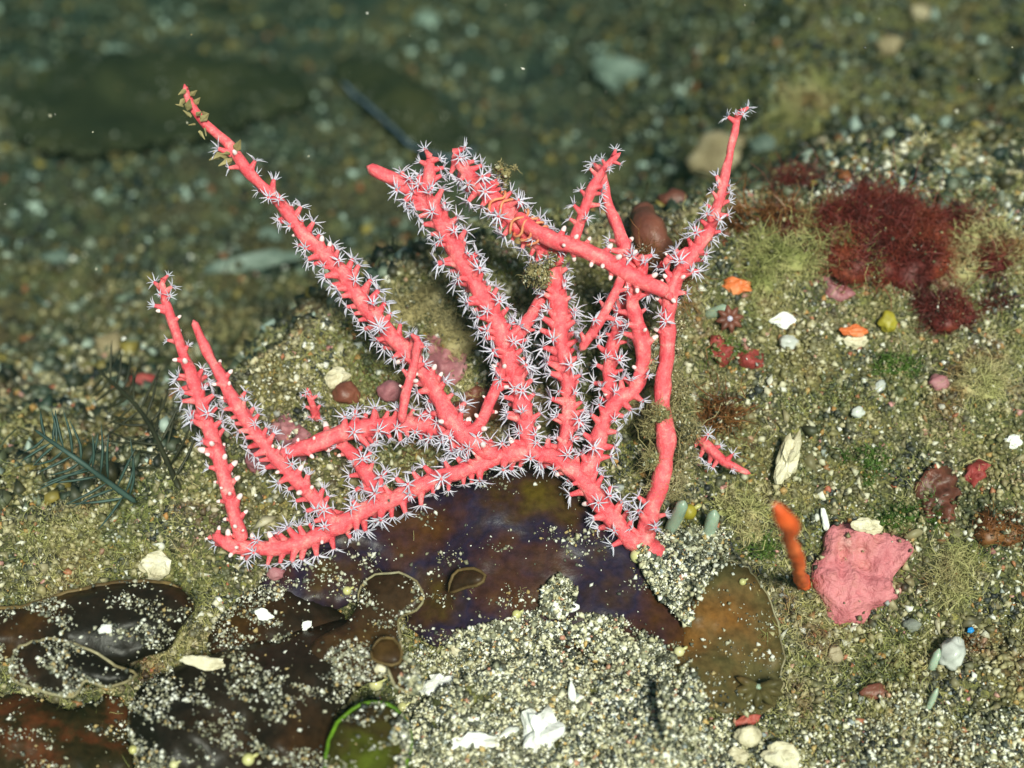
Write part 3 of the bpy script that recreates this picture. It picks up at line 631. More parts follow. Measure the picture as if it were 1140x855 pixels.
obj('holdfast', mesh_py('holdfast', [v - BASE for v in V], F, M['coral']), fan)

tw = empty('coral_twig', P(838, 528, DIST + .02))
tag(tw, 'short pink coral twig slanting across the sediment right of the fan base', 'coral twig', 'loose coral pieces')
grow(tw, np.array(P(838, 528, DIST + .02)), [('branch', [(764, 484, 5, .06), (784, 497, 8, .04), (806, 513, 7, .03), (838, 528, 3.5, .02)], [(.05, .75, 11, 0)])], 300, 8)
tz = float(np.dot(np.array(hit1(352, 466)) - CAM, FWD)) - DIST
tw = empty('coral_twig', P(352, 468, DIST + tz))
tag(tw, 'tiny upright pink coral tip with three polyps standing behind the left branches', 'coral twig', 'loose coral pieces')
grow(tw, np.array(P(352, 468, DIST + tz)), [('branch', [(352, 468, 6, tz + .02), (349, 450, 5.5, tz - .02), (344, 430, 3.5, tz - .04)], [(.05, .9, 9, 0)])], 300, 9, polyp_scale=.75)

# orange bands of a small clinging growth round the upper middle branch
ob = empty('banded_growth', P(580, 248, 2.72)); o0 = np.array(P(580, 248, 2.72))
tag(ob, 'orange ringed threads wrapped around the upper middle branch', 'brittle growth')
for (px, py, ang, rr) in [(552, 226, 42, 15), (577, 246, 45, 15.5), (585, 252, 45, 15.5), (592, 258, 42, 15), (599, 264, 40, 14.5), (560, 232, 40, 15)]:
    c0 = np.array(P(px, py, DIST - .036)); ax = unit(RIGHT * math.cos(R(ang)) - UP * math.sin(R(ang))); u = unit(np.cross(ax, FWD)); v = np.cross(ax, u)
    cc = np.array([c0 + (u * math.cos(t) + v * math.sin(t)) * rr * PXU * (1 + .07 * math.sin(5 * t)) + ax * .006 * math.sin(3 * t + px) for t in np.linspace(0, 2 * math.pi, 26)])
    V, F = tube(cc, np.full(26, .0028), 5, .4, px); obj('band', mesh_py('band', [w - o0 for w in V], F, M['orange_band']), ob)

# ---------------------------------------------------------------- fuzzy growths
def tuft(name, label, cat, ctr, rad, n, L, Wd, m, core_m, seed, core=.5, group=None, up=(0, -.2, .5), grains_n=0, gm=None, squash=(1, 1, 1), curl=.7, ground=False, nl=7, at=None):
    """a lumpy core with a coat of fine wandering filaments (and caught grains)"""
    ctr = np.array(ctr); o = empty(name, ctr); r2 = np.random.default_rng(seed); sq = np.array(squash)
    lumps = r2.normal(0, .55, (nl, 3)) * rad * sq; lr = r2.uniform(.25, .6, nl) * rad
    if at: nl = len(at); lumps = np.array([P(a, b_, d) for a, b_, d, q in at]) - ctr; lr = np.array([q * PXU for a, b_, d, q in at])
    if ground: lumps[:, 2] = height(ctr[0] + lumps[:, 0], ctr[1] + lumps[:, 1]) - ctr[2] + lr * .1
    bm = bmesh.new()
    for k in range(nl):
        r_ = bmesh.ops.create_icosphere(bm, subdivisions=2, radius=lr[k] * core)
        for v in r_['verts']:
            v.co *= 1 + .5 * noise.noise(v.co * (1.9 / (lr[k] * core)) + Vector((seed, k, 0)))
            v.co = Vector(np.array(v.co) * (1, 1, .7) + lumps[k])
    me = bpy.data.meshes.new('core'); bm.to_mesh(me); bm.free(); me.materials.append(core_m); me.polygons.foreach_set('use_smooth', [True] * len(me.polygons)); tag(obj('core', me, o), kind='stuff')
    which = r2.integers(0, nl, n); d = unit(r2.normal(size=(n, 3)) + np.array([0, -.2, .35]))
    base = lumps[which] + d * (lr[which] * core * r2.uniform(.5, 1.0, n))[:, None]
    dirs = unit(d * .8 + np.array(up) + r2.normal(0, .5, (n, 3)))
    V, F = strands(base, dirs, L * np.exp(r2.normal(0, .45, n)), np.full(n, Wd) * r2.uniform(.6, 1.4, n), np.full(n, curl), 5, seed)
    tag(obj('filaments', mesh_np('filaments', V, F, m), o), kind='stuff')
    if grains_n:
        w2 = r2.integers(0, nl, grains_n); d = unit(r2.normal(size=(grains_n, 3)) + np.array([0, -.3, .4])); pp = lumps[w2] + d * (lr[w2] * core + (L * .6) * r2.uniform(0, 1, grains_n) ** 1.5)[:, None]
        g = grains('caught_grains', pp, .0020 * np.exp(r2.normal(0, .5, grains_n)), gm or M['dust']); g.parent = o; tag(g, kind='stuff')
    return tag(o, label, cat, group)

# silty growth on the right hand stem of the fan
tuft('algae_tuft', 'fluffy silt-brown algae tuft wrapped round the right-hand stem of the fan', 'algae', P(748, 480, DIST - .015), .062, 8000, .022, .0007, M['silt'], M['silt'], 51, core=.5, curl=1.3, grains_n=3600, at=[(730, 545, 2.74, 8), (754, 530, 2.76, 13), (726, 512, 2.74, 12), (762, 506, 2.77, 16), (770, 482, 2.78, 15), (724, 476, 2.75, 12), (758, 462, 2.77, 15), (734, 460, 2.715, 7), (758, 438, 2.76, 12), (750, 548, 2.76, 7)], squash=(.75, .4, 1.2), group='silty tufts on the fan', gm=M['grain'])
tuft('algae_tuft', 'thinner silt-brown fuzz coating the right-hand stem above the fluffy tuft', 'algae', P(750, 395, DIST + .005), .046, 2600, .018, .0006, M['silt'], M['silt'], 52, core=.5, curl=1.4, grains_n=1100, at=[(750, 418, 2.75, 11), (728, 405, 2.74, 9), (752, 392, 2.75, 10), (729, 378, 2.74, 8), (755, 364, 2.75, 9), (748, 348, 2.75, 6)], squash=(.5, .35, 1.5), group='silty tufts on the fan', gm=M['grain'])
tuft('algae_tuft', 'small clump of silt hanging from the middle branch crossing', 'algae', P(598, 306, DIST - .04), .034, 900, .014, .0009, M['silt'], M['silt'], 53, core=.75, curl=1.3, grains_n=420, squash=(1, 1, .8), group='silty tufts on the fan', gm=M['grain'])
tuft('algae_tuft', 'small brown lump sitting on the upper middle branch among polyps', 'algae', P(563, 196, DIST - .04), .022, 260, .010, .0009, M['silt'], M['silt'], 54, core=.8, grains_n=80, squash=(.8, .8, 1.3), group='silty tufts on the fan', gm=M['grain'])
tuft('algae_tuft', 'orange-brown fuzz behind the crossing of the right-hand branches', 'algae', P(736, 300, DIST + .06), .045, 900, .03, .0012, M['brown_alga'], M['brown_alga'], 55, core=.6, grains_n=200, group='silty tufts on the fan')
# leafy growth near the tip of the long branch
def flakes(name, label, cat, spots, m, seed, group=None):
    r2 = random.Random(seed); o0 = np.array(P(*spots[0][:2], DIST - .01)); o = empty(name, o0)
    for (px, py, s) in spots:
        c = np.array(P(px, py, DIST - .042 + r2.uniform(-.01, .012))) - o0
        d = Vector((r2.uniform(-1, 1), r2.uniform(-.8, .2), r2.uniform(-.6, 1))).normalized(); w = d.cross(Vector((.2, 1, .1))).normalized(); n_ = d.cross(w)
        L = s * PXU * r2.uniform(.7, 1.15); V = []; F = []
        for i, (t, ww) in enumerate([(0, .14), (.3, .30), (.65, .16), (1, .03)]):
            for sgn, th in ((-1, 0), (1, 0), (0, .16)):
                V.append(tuple(Vector(c) + d * L * t + w * sgn * ww * L + n_ * th * L * (1 - t * .6)))
        for i in range(3):
            a = i * 3; F += [(a, a + 1, a + 4, a + 3), (a + 1, a + 2, a + 5, a + 4), (a + 2, a, a + 3, a + 5)]
        obj('flake', mesh_py('flake', V, F, m, False), o)
    return tag(o, label, cat, group)
flakes('leafy_algae', 'olive flaky algae crusting the bare tip of the long upper left branch', 'algae', [(207, 100, 14), (212, 106, 13), (205, 110, 13), (216, 116, 15), (209, 122, 14), (219, 128, 14), (213, 130, 12), (224, 134, 14), (217, 138, 12), (222, 146, 12), (229, 143, 11), (211, 96, 10), (226, 126, 10), (204, 118, 10)], M['silt'], 4, 'olive flakes on the long branch')
flakes('leafy_algae', 'olive leaf-like flakes clasping the long branch below its crusted tip', 'algae', [(262, 168, 16), (252, 176, 18), (258, 178, 17), (247, 172, 14), (264, 174, 14), (256, 170, 12)], M['silt'], 5, 'olive flakes on the long branch')

# red and brown seaweeds on the right
def weed(px, py, radpx, n, Lpx, m, label, seed, squash=(1, 1, .8), lift=.02, name='red_seaweed', cat='seaweed', core=.5, W=.0010, group='bushy seaweeds on the right', gn=260, curl=.95, up=(0, -.2, .3), nl=7):
    c = hit1(px, py, lift); s = scale_at(c)
    return tuft(name, label, cat, c, radpx * s, n, Lpx * s, W, m, m, seed, core=core, squash=squash, group=group, grains_n=gn, gm=M['grain'], curl=curl, up=up, ground=True, nl=nl)
weed(990, 236, 70, 15000, 24, M['red_alga'], 'large dark red bushy seaweed on top of the right-hand ridge', 61, (1.1, .6, .8), core=.7, lift=.06, W=.0009, curl=.9, nl=26)
weed(1052, 334, 34, 5500, 14, M['red_alga'], 'smaller dark red seaweed clump below the large bushy one', 62, (.8, .5, .9), core=.8, W=.0008, curl=.9, nl=12)
weed(880, 200, 24, 900, 26, M['red_alga'], 'reddish fuzzy sprig left of the large red seaweed, at the ridge crest', 63, (.8, .5, 1.3), core=.5)
weed(1112, 330, 20, 390, 20, M['red_alga'], 'thin rusty seaweed strands at the right edge of the ridge', 64, (.7, .5, 1.4), core=.4)
weed(860, 243, 40, 630, 34, M['brown_alga'], 'rusty brown branching seaweed right of the tall thin branch', 65, (1.3, .5, .7), core=.45, W=.0016)
weed(800, 460, 26, 630, 26, M['brown_alga'], 'rusty brown weed in the hollow right of the silty stem', 66, (.7, .5, 1.6), core=.6, W=.0016)
weed(925, 270, 44, 2250, 20, M['turf'], 'pale olive fluffy algae cushion below the large red seaweed', 67, (1.2, .6, .8), name='algae_cushion', cat='algae', core=.8)
weed(850, 290, 52, 2700, 20, M['turf'], 'wide olive algae cushion behind the right-hand branches', 68, (1.2, .5, .8), name='algae_cushion', cat='algae', core=.85)
weed(1090, 270, 44, 2250, 20, M['turf'], 'olive algae cushion at the right edge beside the red seaweed', 69, (1, .6, 1), name='algae_cushion', cat='algae', core=.8)
weed(1100, 420, 42, 1650, 20, M['turf'], 'greyish algae cushion at the right edge below the rusty strands', 70, (.9, .5, 1), name='algae_cushion', cat='algae', core=.75)
weed(830, 570, 40, 1800, 18, M['turf'], 'olive algae cushion between the fan base and the orange sponge', 71, (1, .5, .9), name='algae_cushion', cat='algae', core=.75)
weed(905, 110, 26, 1050, 36, M['turf'], 'wispy grey-green algae puff rising at the ridge crest above the red sprig', 72, (1, .6, 1), name='algae_cushion', cat='algae', core=.3, W=.0012)
weed(485, 350, 44, 1950, 16, M['silt'], 'brown silty lump between the long branch and the middle branch', 73, (.9, .6, .9), name='algae_cushion', cat='algae', core=.85)
weed(1060, 640, 46, 2600, 24, M['turf'], 'pale wispy algae spreading right of the pink crust', 74, (1.2, .5, .8), name='algae_cushion', cat='algae', core=.5, W=.0009, curl=1.2)
weed(1122, 585, 34, 750, 14, M['brown_alga'], 'orange-brown seaweed patch at the right edge above the wispy algae', 75, (.9, .5, 1.3), core=.85)
for i, (px, py, rp, lab) in enumerate([(1000, 405, 30, 'bright green algae patch in the middle of the right-hand slope'), (960, 515, 24, 'small green algae patch right of the upright cream spire'), (1010, 572, 26, 'green algae patch touching the top of the pink crust'), (850, 610, 16, 'small yellow-green algae tuft left of the orange sponge'), (672, 815, 20, 'olive-green algae leaf lying in the bright bottom sand'), (815, 395, 16, 'green tuft next to the red sponge patch')]):
    weed(px, py, rp, 900, 12, M['green_alga'], lab, 80 + i, (1.1, .6, .8), name='green_algae', cat='algae', core=.7, group='green algae patches', lift=.0 if px != 672 else .1)

# feathery hydroids at the left
def feather(base, tip, bend, nb, blen, m, label, seed):
    b0 = np.array(base); t0 = np.array(tip); r2 = random.Random(seed); o = empty('feather_hydroid', b0)
    mid = (b0 + t0) / 2 + np.array(bend); c, r = catmull([b0 - b0, mid - b0, t0 - b0], [.0060, .005, .003], .01)
    V, F = tube(c, r, 6, .3, seed); obj('stem', mesh_py('stem', V, F, m), o)
    T, N, B = frames(c)
    for i in range(nb):
        k = int((.08 + .9 * i / nb) * (len(c) - 1)); t = k / len(c)
        for s in (-1, 1):
            w = unit(np.cross(T[k], FWD)) * s; L = blen * (1 - .45 * t) * r2.uniform(.8, 1.15)
            d = unit(w + T[k] * r2.uniform(.45, .95) + np.array([r2.gauss(0, .2) for _ in range(3)]))
            e = c[k] + d * L; mm = c[k] + d * L * .5 - T[k] * L * r2.uniform(-.06, .16)
            cc, rr = catmull([c[k], mm, e], [.0032, .0028, .0014], .02); V, F = tube(cc, rr, 4, 0, 0); obj('branchlet', mesh_py('branchlet', V, F, m), o)
    return tag(o, label, 'hydroid', 'feathery hydroids')
feather(above(152, 560, .03), above(38, 478, .36), (.0, -.03, .05), 13, .115, M['hydroid'], 'blue-green feather-shaped hydroid at the left, lying lower left of the other', 1)
feather(above(200, 545, .02), above(108, 410, .42), (.02, 0, .03), 14, .125, M['hydroid_dark'], 'dark feather-shaped hydroid rising beside the leftmost branch', 2)

# ---------------------------------------------------------------- sponges, crusts and squirts
def patch(name, pts, m, label, cat, seed, lift=.0, bulge=.03, group=None, waves=.08):
    return blade(name, pts, m, label, cat, lift=lift, bulge=bulge, waves=waves, seed=seed, thick=.05, group=group, dense=4.0, wob=1.8 if seed == 31 else 5.0, wl_=20.0 if seed == 31 else 9.0)
patch('coralline_crust', [(905, 628), (916, 612), (918, 590), (944, 580), (962, 592), (986, 593), (1010, 602), (1016, 616), (1000, 634), (990, 652), (1000, 664), (972, 680), (962, 694), (945, 690), (926, 694), (918, 670), (906, 650)], M['pink_crust'], 'bright pink lumpy coralline crust on the right-hand slope', 'crust', 31, .015, .02, waves=.07)
patch('pink_crust', [(298, 470), (318, 466), (338, 474), (346, 500), (330, 514), (306, 500)], M['dull_pink'], 'pale pink crust behind the two left branches', 'crust', 32, .014, .012)
patch('pink_crust', [(476, 372), (500, 368), (520, 390), (512, 424), (486, 420), (470, 396)], M['dull_pink'], 'dull mauve-pink crust showing between the long and middle branches', 'crust', 33, .014, .012)
patch('pink_crust', [(505, 450), (530, 430), (560, 440), (552, 462), (520, 468)], M['redstone'], 'dark wine-red crust in the fork above the trunk', 'crust', 34, .014, .012)
patch('red_sponge', [(794, 372), (808, 378), (830, 388), (850, 394), (848, 408), (828, 408), (815, 400), (800, 402)], M['sponge_red'], 'flat red sponge patch right of the silty stem', 'sponge', 35, .014, .012)
patch('red_sponge', [(908, 306), (920, 302), (934, 312), (948, 322), (944, 334), (924, 328)], M['dull_pink'], 'small pink sponge scrap on the slope below the algae cushion', 'sponge', 36, .014, .012)
patch('red_sponge', [(1076, 522), (1086, 512), (1102, 514), (1098, 530), (1086, 540), (1076, 534)], M['sponge_red'], 'small flaky reddish scrap near the right edge', 'sponge', 37, .014, .012)
patch('brown_crust', [(1026, 525), (1048, 512), (1070, 535), (1062, 575), (1040, 580), (1022, 560)], M['redstone'], 'brownish pink crust left of the flaky reddish scrap', 'crust', 38, .014, .012)
allp = []
for key, nn in (('coralline_crust31', 150), ('brown_crust38', 160), ('pink_crust32', 80), ('pink_crust33', 120), ('red_sponge35', 60)):
    poly, fn = BLADES[key]; pa = np.array(poly); x = rng.uniform(pa[:, 0].min(), pa[:, 0].max(), nn * 5); y = rng.uniform(pa[:, 1].min(), pa[:, 1].max(), nn * 5)
    k = in_poly(x, y, poly); x, y = x[k], y[k]; e = edge_dist(x, y, poly); k = rng.uniform(0, 1, len(x)) < .012 + .7 * np.exp(-e / 2.5); x, y = x[k][:nn], y[k][:nn]
    allp.append(fn(x, y) + np.array([0, -.002, .003]))
pp = np.vstack(allp); tag(grains('crust_specks', pp, .0024 * np.exp(rng.normal(0, .5, len(pp))), M['grain']), 'sand grains caught on the pink and red crusts', 'sand', kind='stuff')
def finger(name, pts, m, label, cat, seed, group=None, rough=.35, extra=None):
    o0 = np.array(pts[-1][0]); o = None
    c, r = catmull([q for q, _ in pts], [q for _, q in pts], .01); V, F = tube(c, r, 12, rough, seed)
    o = obj(name, mesh_py(name, [v - o0 for v in V], F, m), None, o0); return tag(o, label, cat, group)
g = hit1(896, 652, 0); finger('finger_sponge', [(P(861, 560, 2.06), .003), (P(867, 568, 2.07), .009), (P(878, 582, 2.11), .015), (P(878, 602, 2.20), .009), (P(889, 622, 2.34), .011), (P(890, 640, 2.46), .008), (np.array(hit1(894, 650, .01)), .014), (np.array(hit1(897, 666, -.03)), .016)], M['sponge_orange'], 'bright orange out-of-focus finger sponge beside the pink crust', 'sponge', 3, rough=.7)
g = hit1(745, 300, 0); finger('stump_sponge', [(above(714, 236, .12), .028), (above(722, 258, .11), .034), (above(734, 284, .07), .036), (above(742, 310, -.02), .04)], M['redstone'], 'blurred rusty brown stump behind the right-hand branches', 'sponge', 4)
def squirt(a, b_, r, label, seed):
    finger('sea_squirt', [(np.array(a), r * .85), (np.array(a) * .6 + np.array(b_) * .4, r), (np.array(b_), r * .9)], M['squirt'], label, 'sea squirt', seed, 'pale tubular sea squirts', .1)
squirt(above(762, 558, .09), hit1(742, 598, -.01), .013, 'pale mint tube leaning right, just right of the fan base', 5)
squirt(above(796, 568, .09), hit1(786, 606, -.01), .013, 'upright pale mint tube beside the leaning one', 6)
squirt(above(1046, 722, .05), hit1(1034, 752, -.01), .008, 'pale translucent tube at the lower right beside a white shell', 7)
squirt(above(1044, 766, .05), hit1(1030, 795, -.01), .006, 'faint grey tube below the lower right shell', 8)
squirt(above(812, 342, .05), hit1(784, 352, -.01), .012, 'pale grey tube lying right of the branch crossing', 9)
# brown star-shaped polyp
so = empty('star_polyp', surf1(842, 766, .024)); tag(so, 'brown translucent star-shaped polyp with pale centre on the olive-brown blade', 'polyp'); sp0 = np.array(so.location)
for i in range(7):
    a = R(150 + i * 38); e = sp0 + (RIGHT * math.cos(a) + UP * math.sin(a) * .8 - FWD * .25) * .048
    V, F = tube(*catmull([sp0 * 0, (e - sp0) * .5 - FWD * .006, e - sp0], [.005, .010, .004], .006), 6, .1, i); obj('petal', mesh_py('petal', V, F, M['trans']), so)
V, F = tube(*catmull([np.zeros(3), -FWD * .012], [.007, .006], .003), 8, .1, 3); obj('mouth', mesh_py('mouth', V, F, M['squirt']), so)
so = empty('star_polyp', hit1(812, 355, .03)); tag(so, 'small brown star polyp with a bluish centre on the slope right of the fan', 'polyp'); sp0 = np.array(so.location)
for i in range(8):
    a = R(i * 45 + 10); e = (RIGHT * math.cos(a) + UP * math.sin(a) - FWD * .2) * .03
    V, F = tube(*catmull([sp0 * 0, e * .5, e], [.005, .009, .003], .006), 6, .1, i); obj('petal', mesh_py('petal', V, F, M['redstone']), so)
V, F = tube(*catmull([np.zeros(3), -FWD * .014], [.007, .006], .003), 8, .1, 3); obj('mouth', mesh_py('mouth', V, F, M['tent']), so)

# ---------------------------------------------------------------- single stones, shells and beads
def lump(name, px, py, rx, ry, m, label, cat, seed, ang=0.0, rough=.35, flat=.6, lift=0.0, group=None, sub=3, facet=False):
    """uneven stone, long axis turned by ang in the plane of the slope, half sunk"""
    c = surf1(px, py, .016) if lift > .05 else hit1(px, py, lift); s = scale_at(c); bm = bmesh.new(); bmesh.ops.create_icosphere(bm, subdivisions=sub, radius=1.0)
    for v in bm.verts:
        k = noise.noise(v.co * 1.3 + Vector((seed * 5.3, 0, 0))) * max(rough, .3) * 1.4 + noise.noise(v.co * 3.1 + Vector((0, seed * 2.1, 0))) * rough * .6 + noise.noise(v.co * 7.0 + Vector((0, 0, seed))) * .10
        v.co *= 1 + k
    n_ = (Vector(-FWD) * .6 + gnormal(c.x, c.y) * .4).normalized(); xr = (Vector(RIGHT) * math.cos(R(ang)) + Vector(UP) * math.sin(R(ang))); xr = (xr - n_ * xr.dot(n_)).normalized(); yr = n_.cross(xr)
    for v in bm.verts:
        q = v.co; v.co = xr * q.x * rx * s + yr * q.y * ry * s + n_ * q.z * min(rx, ry) * flat * s
    me = bpy.data.meshes.new(name); bm.to_mesh(me); bm.free(); me.materials.append(m)
    if not facet: me.polygons.foreach_set('use_smooth', [True] * len(me.polygons))
    return tag(obj(name, me, None, c), label, cat, group)
GS_ = 'pale shell and coral fragments'; GP = 'pebbles on the sea bed'; GB = 'yellow beads on the weed and sand'
L = [
 ('shell_fragment', 490, 766, 19, 15, 'white', 'blocky bright white shell fragment at the left end of the bright sand', -10, .5, .7, .14, GS_, 1),
 ('shell_fragment', 603, 818, 20, 25, 'white', 'largest white knobbly coral rubble piece at the bottom centre', 20, .7, .7, .12, GS_, 1),
 ('shell_fragment', 527, 826, 24, 8, 'white', 'flat elongated white fragment left of the knobbly rubble piece', 3, .6, .5, .12, GS_, 1),
 ('shell_fragment', 628, 679, 13, 8, 'white', 'angular white chip on the lower part of the largest blade', 25, .6, .5, .18, GS_, 1),
 ('shell_fragment', 566, 816, 12, 5, 'glassy', 'small grey-white sliver touching the knobbly rubble piece', 35, .3, .5, .13, GS_, 0),
 ('shell_fragment', 507, 722, 7, 9, 'cream', 'small cream teardrop shell at the upper left of the bright sand', 30, .2, .6, .16, GS_, 0),
 ('shell_fragment', 636, 772, 4, 11, 'white', 'thin white upright splinter in the bright sand', 0, .3, .6, .12, GS_, 0),
 ('shell_fragment', 872, 357, 12, 7, 'white', 'white chip on the slope right of the branch crossing', 5, .5, .5, .01, GS_, 1),
 ('shell_fragment', 878, 381, 11, 8, 'glassy', 'smooth pearly shell just below the white chip on the slope', 10, .15, .7, .01, GS_, 0),
 ('shell_fragment', 980, 430, 9, 5, 'glassy', 'pale teardrop shell below the bright green algae patch', 50, .15, .6, .01, GS_, 0),
 ('shell_fragment', 955, 459, 8, 6, 'glassy', 'small pale oval shell lower left of the teardrop shell', 20, .2, .6, .01, GS_, 0),
 ('shell_fragment', 877, 512, 10, 24, 'cream', 'upright cream spire of rubble near the tip of the loose coral twig', -18, .6, .9, .03, GS_, 1),
 ('shell_fragment', 953, 380, 11, 7, 'cream', 'cream rubble piece under the orange pebble', 0, .6, .6, .01, GS_, 1),
 ('shell_fragment', 833, 818, 15, 12, 'cream', 'round cream shell near the bottom edge below the star polyp', 0, .2, .6, .03, GS_, 0),
 ('shell_fragment', 872, 842, 20, 13, 'cream', 'broad cream rubble lump at the bottom edge right of the round shell', -15, .4, .6, .02, GS_, 1),
 ('shell_fragment', 820, 842, 13, 8, 'cream', 'small cream rubble lump at the bottom edge left of the broad lump', 0, .4, .6, .02, GS_, 1),
 ('shell_fragment', 790, 833, 8, 7, 'glassy', 'small grey-white pebble-like shell at the bottom edge', 0, .3, .6, .02, GS_, 0),
 ('shell_fragment', 1060, 728, 14, 17, 'glassy', 'pale open shell at the lower right next to the pale tube', -30, .25, .6, .02, GS_, 0),
 ('shell_fragment', 918, 578, 4, 14, 'white', 'thin white splinter at the top left of the pink crust', 10, .3, .6, .02, GS_, 0),
 ('shell_fragment', 966, 585, 14, 8, 'cream', 'cream knob at the upper edge of the pink crust', -10, .5, .6, .05, GS_, 1),
 ('shell_fragment', 1128, 492, 8, 7, 'white', 'small white chip at the right edge above the flaky scrap', 0, .4, .6, .01, GS_, 1),
 ('shell_fragment', 235, 738, 26, 7, 'cream', 'flat cream slab lying between the dark blades at the lower left', -8, .4, .4, .10, GS_, 1),
 ('shell_fragment', 300, 685, 10, 6, 'white', 'white chip on the black blade below the trunk end', -20, .4, .5, .10, GS_, 1),
 ('shell_fragment', 345, 697, 6, 4, 'white', 'tiny white chip at the right end of the black blade', 40, .4, .5, .12, GS_, 1),
 ('shell_fragment', 130, 700, 7, 5, 'white', 'tiny white chip on the black-brown blade at the left', 10, .4, .5, .11, GS_, 1),
 ('shell_fragment', 173, 632, 16, 14, 'cream', 'soft cream lump on the gravel above the black-brown blade', 0, .4, .6, .01, GS_, 1),
 ('shell_fragment', 374, 420, 12, 9, 'cream', 'cream rubble knob above the red-brown ball pebble', 30, .5, .6, .02, GS_, 1),
 ('shell_fragment', 698, 84, 30, 17, 'fargrey', 'blurred pale rubble piece in the upper background', -25, .6, .5, .03, GS_, 1),
 ('shell_fragment', 286, 290, 48, 10, 'fargrey', 'long blurred pale slab behind the long branch', 14, .4, .5, .04, GS_, 1),
 ('shell_fragment', 300, 262, 14, 9, 'fargrey', 'blurred pale pebble above the long pale slab', 0, .3, .5, .02, GS_, 0),
 ('shell_fragment', 850, 160, 15, 10, 'fargrey', 'blurred white pebble right of the tall thin branch tip', -20, .3, .6, .02, GS_, 0),
 ('shell_fragment', 425, 745, 6, 5, 'cream', 'tiny cream knob under the small oval blade', 0, .4, .6, .16, GS_, 0),
 ('pebble', 951, 368, 14, 6, 'orange', 'flat orange pebble on top of cream rubble on the slope', 5, .4, .6, .025, GP, 1),
 ('pebble', 988, 358, 10, 12, 'yellow', 'mustard-yellow lobe on the slope under the red seaweed', -15, .3, .6, .01, GP, 0),
 ('pebble', 1045, 426, 12, 10, 'dull_pink', 'dull pink pebble right of the green algae patch', 0, .2, .7, .01, GP, 0),
 ('pebble', 386, 438, 15, 13, 'redstone', 'round red-brown pebble behind the left branches', 0, .15, .8, .02, GP, 0),
 ('pebble', 434, 436, 14, 12, 'dull_pink', 'round reddish-pink pebble against the long branch', 0, .2, .8, .02, GP, 0),
 ('pebble', 750, 222, 15, 13, 'redstone', 'blurred dark red-brown pebble in the background between branches', 0, .15, .8, .02, GP, 0),
 ('pebble', 800, 172, 36, 24, 'tan', 'blurred tan stone behind the tall thin branch', 10, .3, .6, .02, GP, 0),
 ('pebble', 310, 640, 10, 7, 'dull_pink', 'dull pink pebble tucked under the trunk at the left', 10, .3, .6, .06, GP, 0),
 ('pebble', 286, 512, 12, 14, 'dull_pink', 'pink pebble between the two leftmost branches near the trunk', 0, .3, .6, .02, GP, 0),
 ('pebble', 820, 318, 14, 9, 'orange', 'orange and white pebble at the foot of the wide algae cushion', -10, .4, .6, .01, GP, 1),
 ('pebble', 974, 770, 14, 8, 'redstone', 'small reddish pebble right of the olive-brown blade', 5, .3, .6, .01, GP, 0),
 ('pebble', 930, 728, 8, 10, 'tan', 'small tan pebble below the pink crust', 0, .3, .6, .01, GP, 0),
 ('pebble', 1016, 696, 10, 7, 'greystone', 'grey-pink pebble lower right of the pink crust', 0, .3, .6, .01, GP, 0),
 ('pebble', 832, 802, 14, 7, 'sponge_red', 'rusty red pebble under the star polyp', 25, .4, .6, .02, GP, 0),
 ('pebble', 990, 50, 14, 12, 'tan', 'blurred pale pebble near the top right', 0, .3, .6, .02, GP, 0),
 ('pebble', 1025, 14, 12, 10, 'tan', 'blurred tan pebble at the top right edge', 0, .3, .6, .02, GP, 0),
 ('pebble', 130, 57, 10, 8, 'fargrey', 'blurred pale pebble at the upper left, beside the dark background blade', 0, .3, .6, .04, GP, 0),
 ('pebble', 45, 76, 10, 9, 'fargrey', 'blurred pale pebble near the top left corner', 0, .3, .6, .05, GP, 0),
 ('pebble', 60, 290, 22, 14, 'fargrey', 'blurred grey pebble left of the leftmost branch', 20, .3, .6, .01, GP, 0),
 ('pebble', 120, 385, 16, 14, 'tan', 'blurred yellowish pebble above the dark feather hydroid', 0, .3, .6, .01, GP, 0),
 ('pebble', 160, 425, 15, 11, 'sponge_red', 'blurred rusty orange pebble behind the leftmost branch', 0, .3, .6, .01, GP, 0),
 ('pebble', 475, 20, 14, 9, 'fargrey', 'blurred greyish pebble at the top centre', 0, .3, .6, .02, GP, 0),
]
for i, (nm, px, py, rx, ry, mk, lab, ang, ro, fl, li, gp, fc) in enumerate(L):
    lump(nm, px, py, rx, ry, M[mk], lab, 'shell' if nm[0] == 's' else 'pebble', i + 1, ang, ro, fl, li, gp, 3, bool(fc))
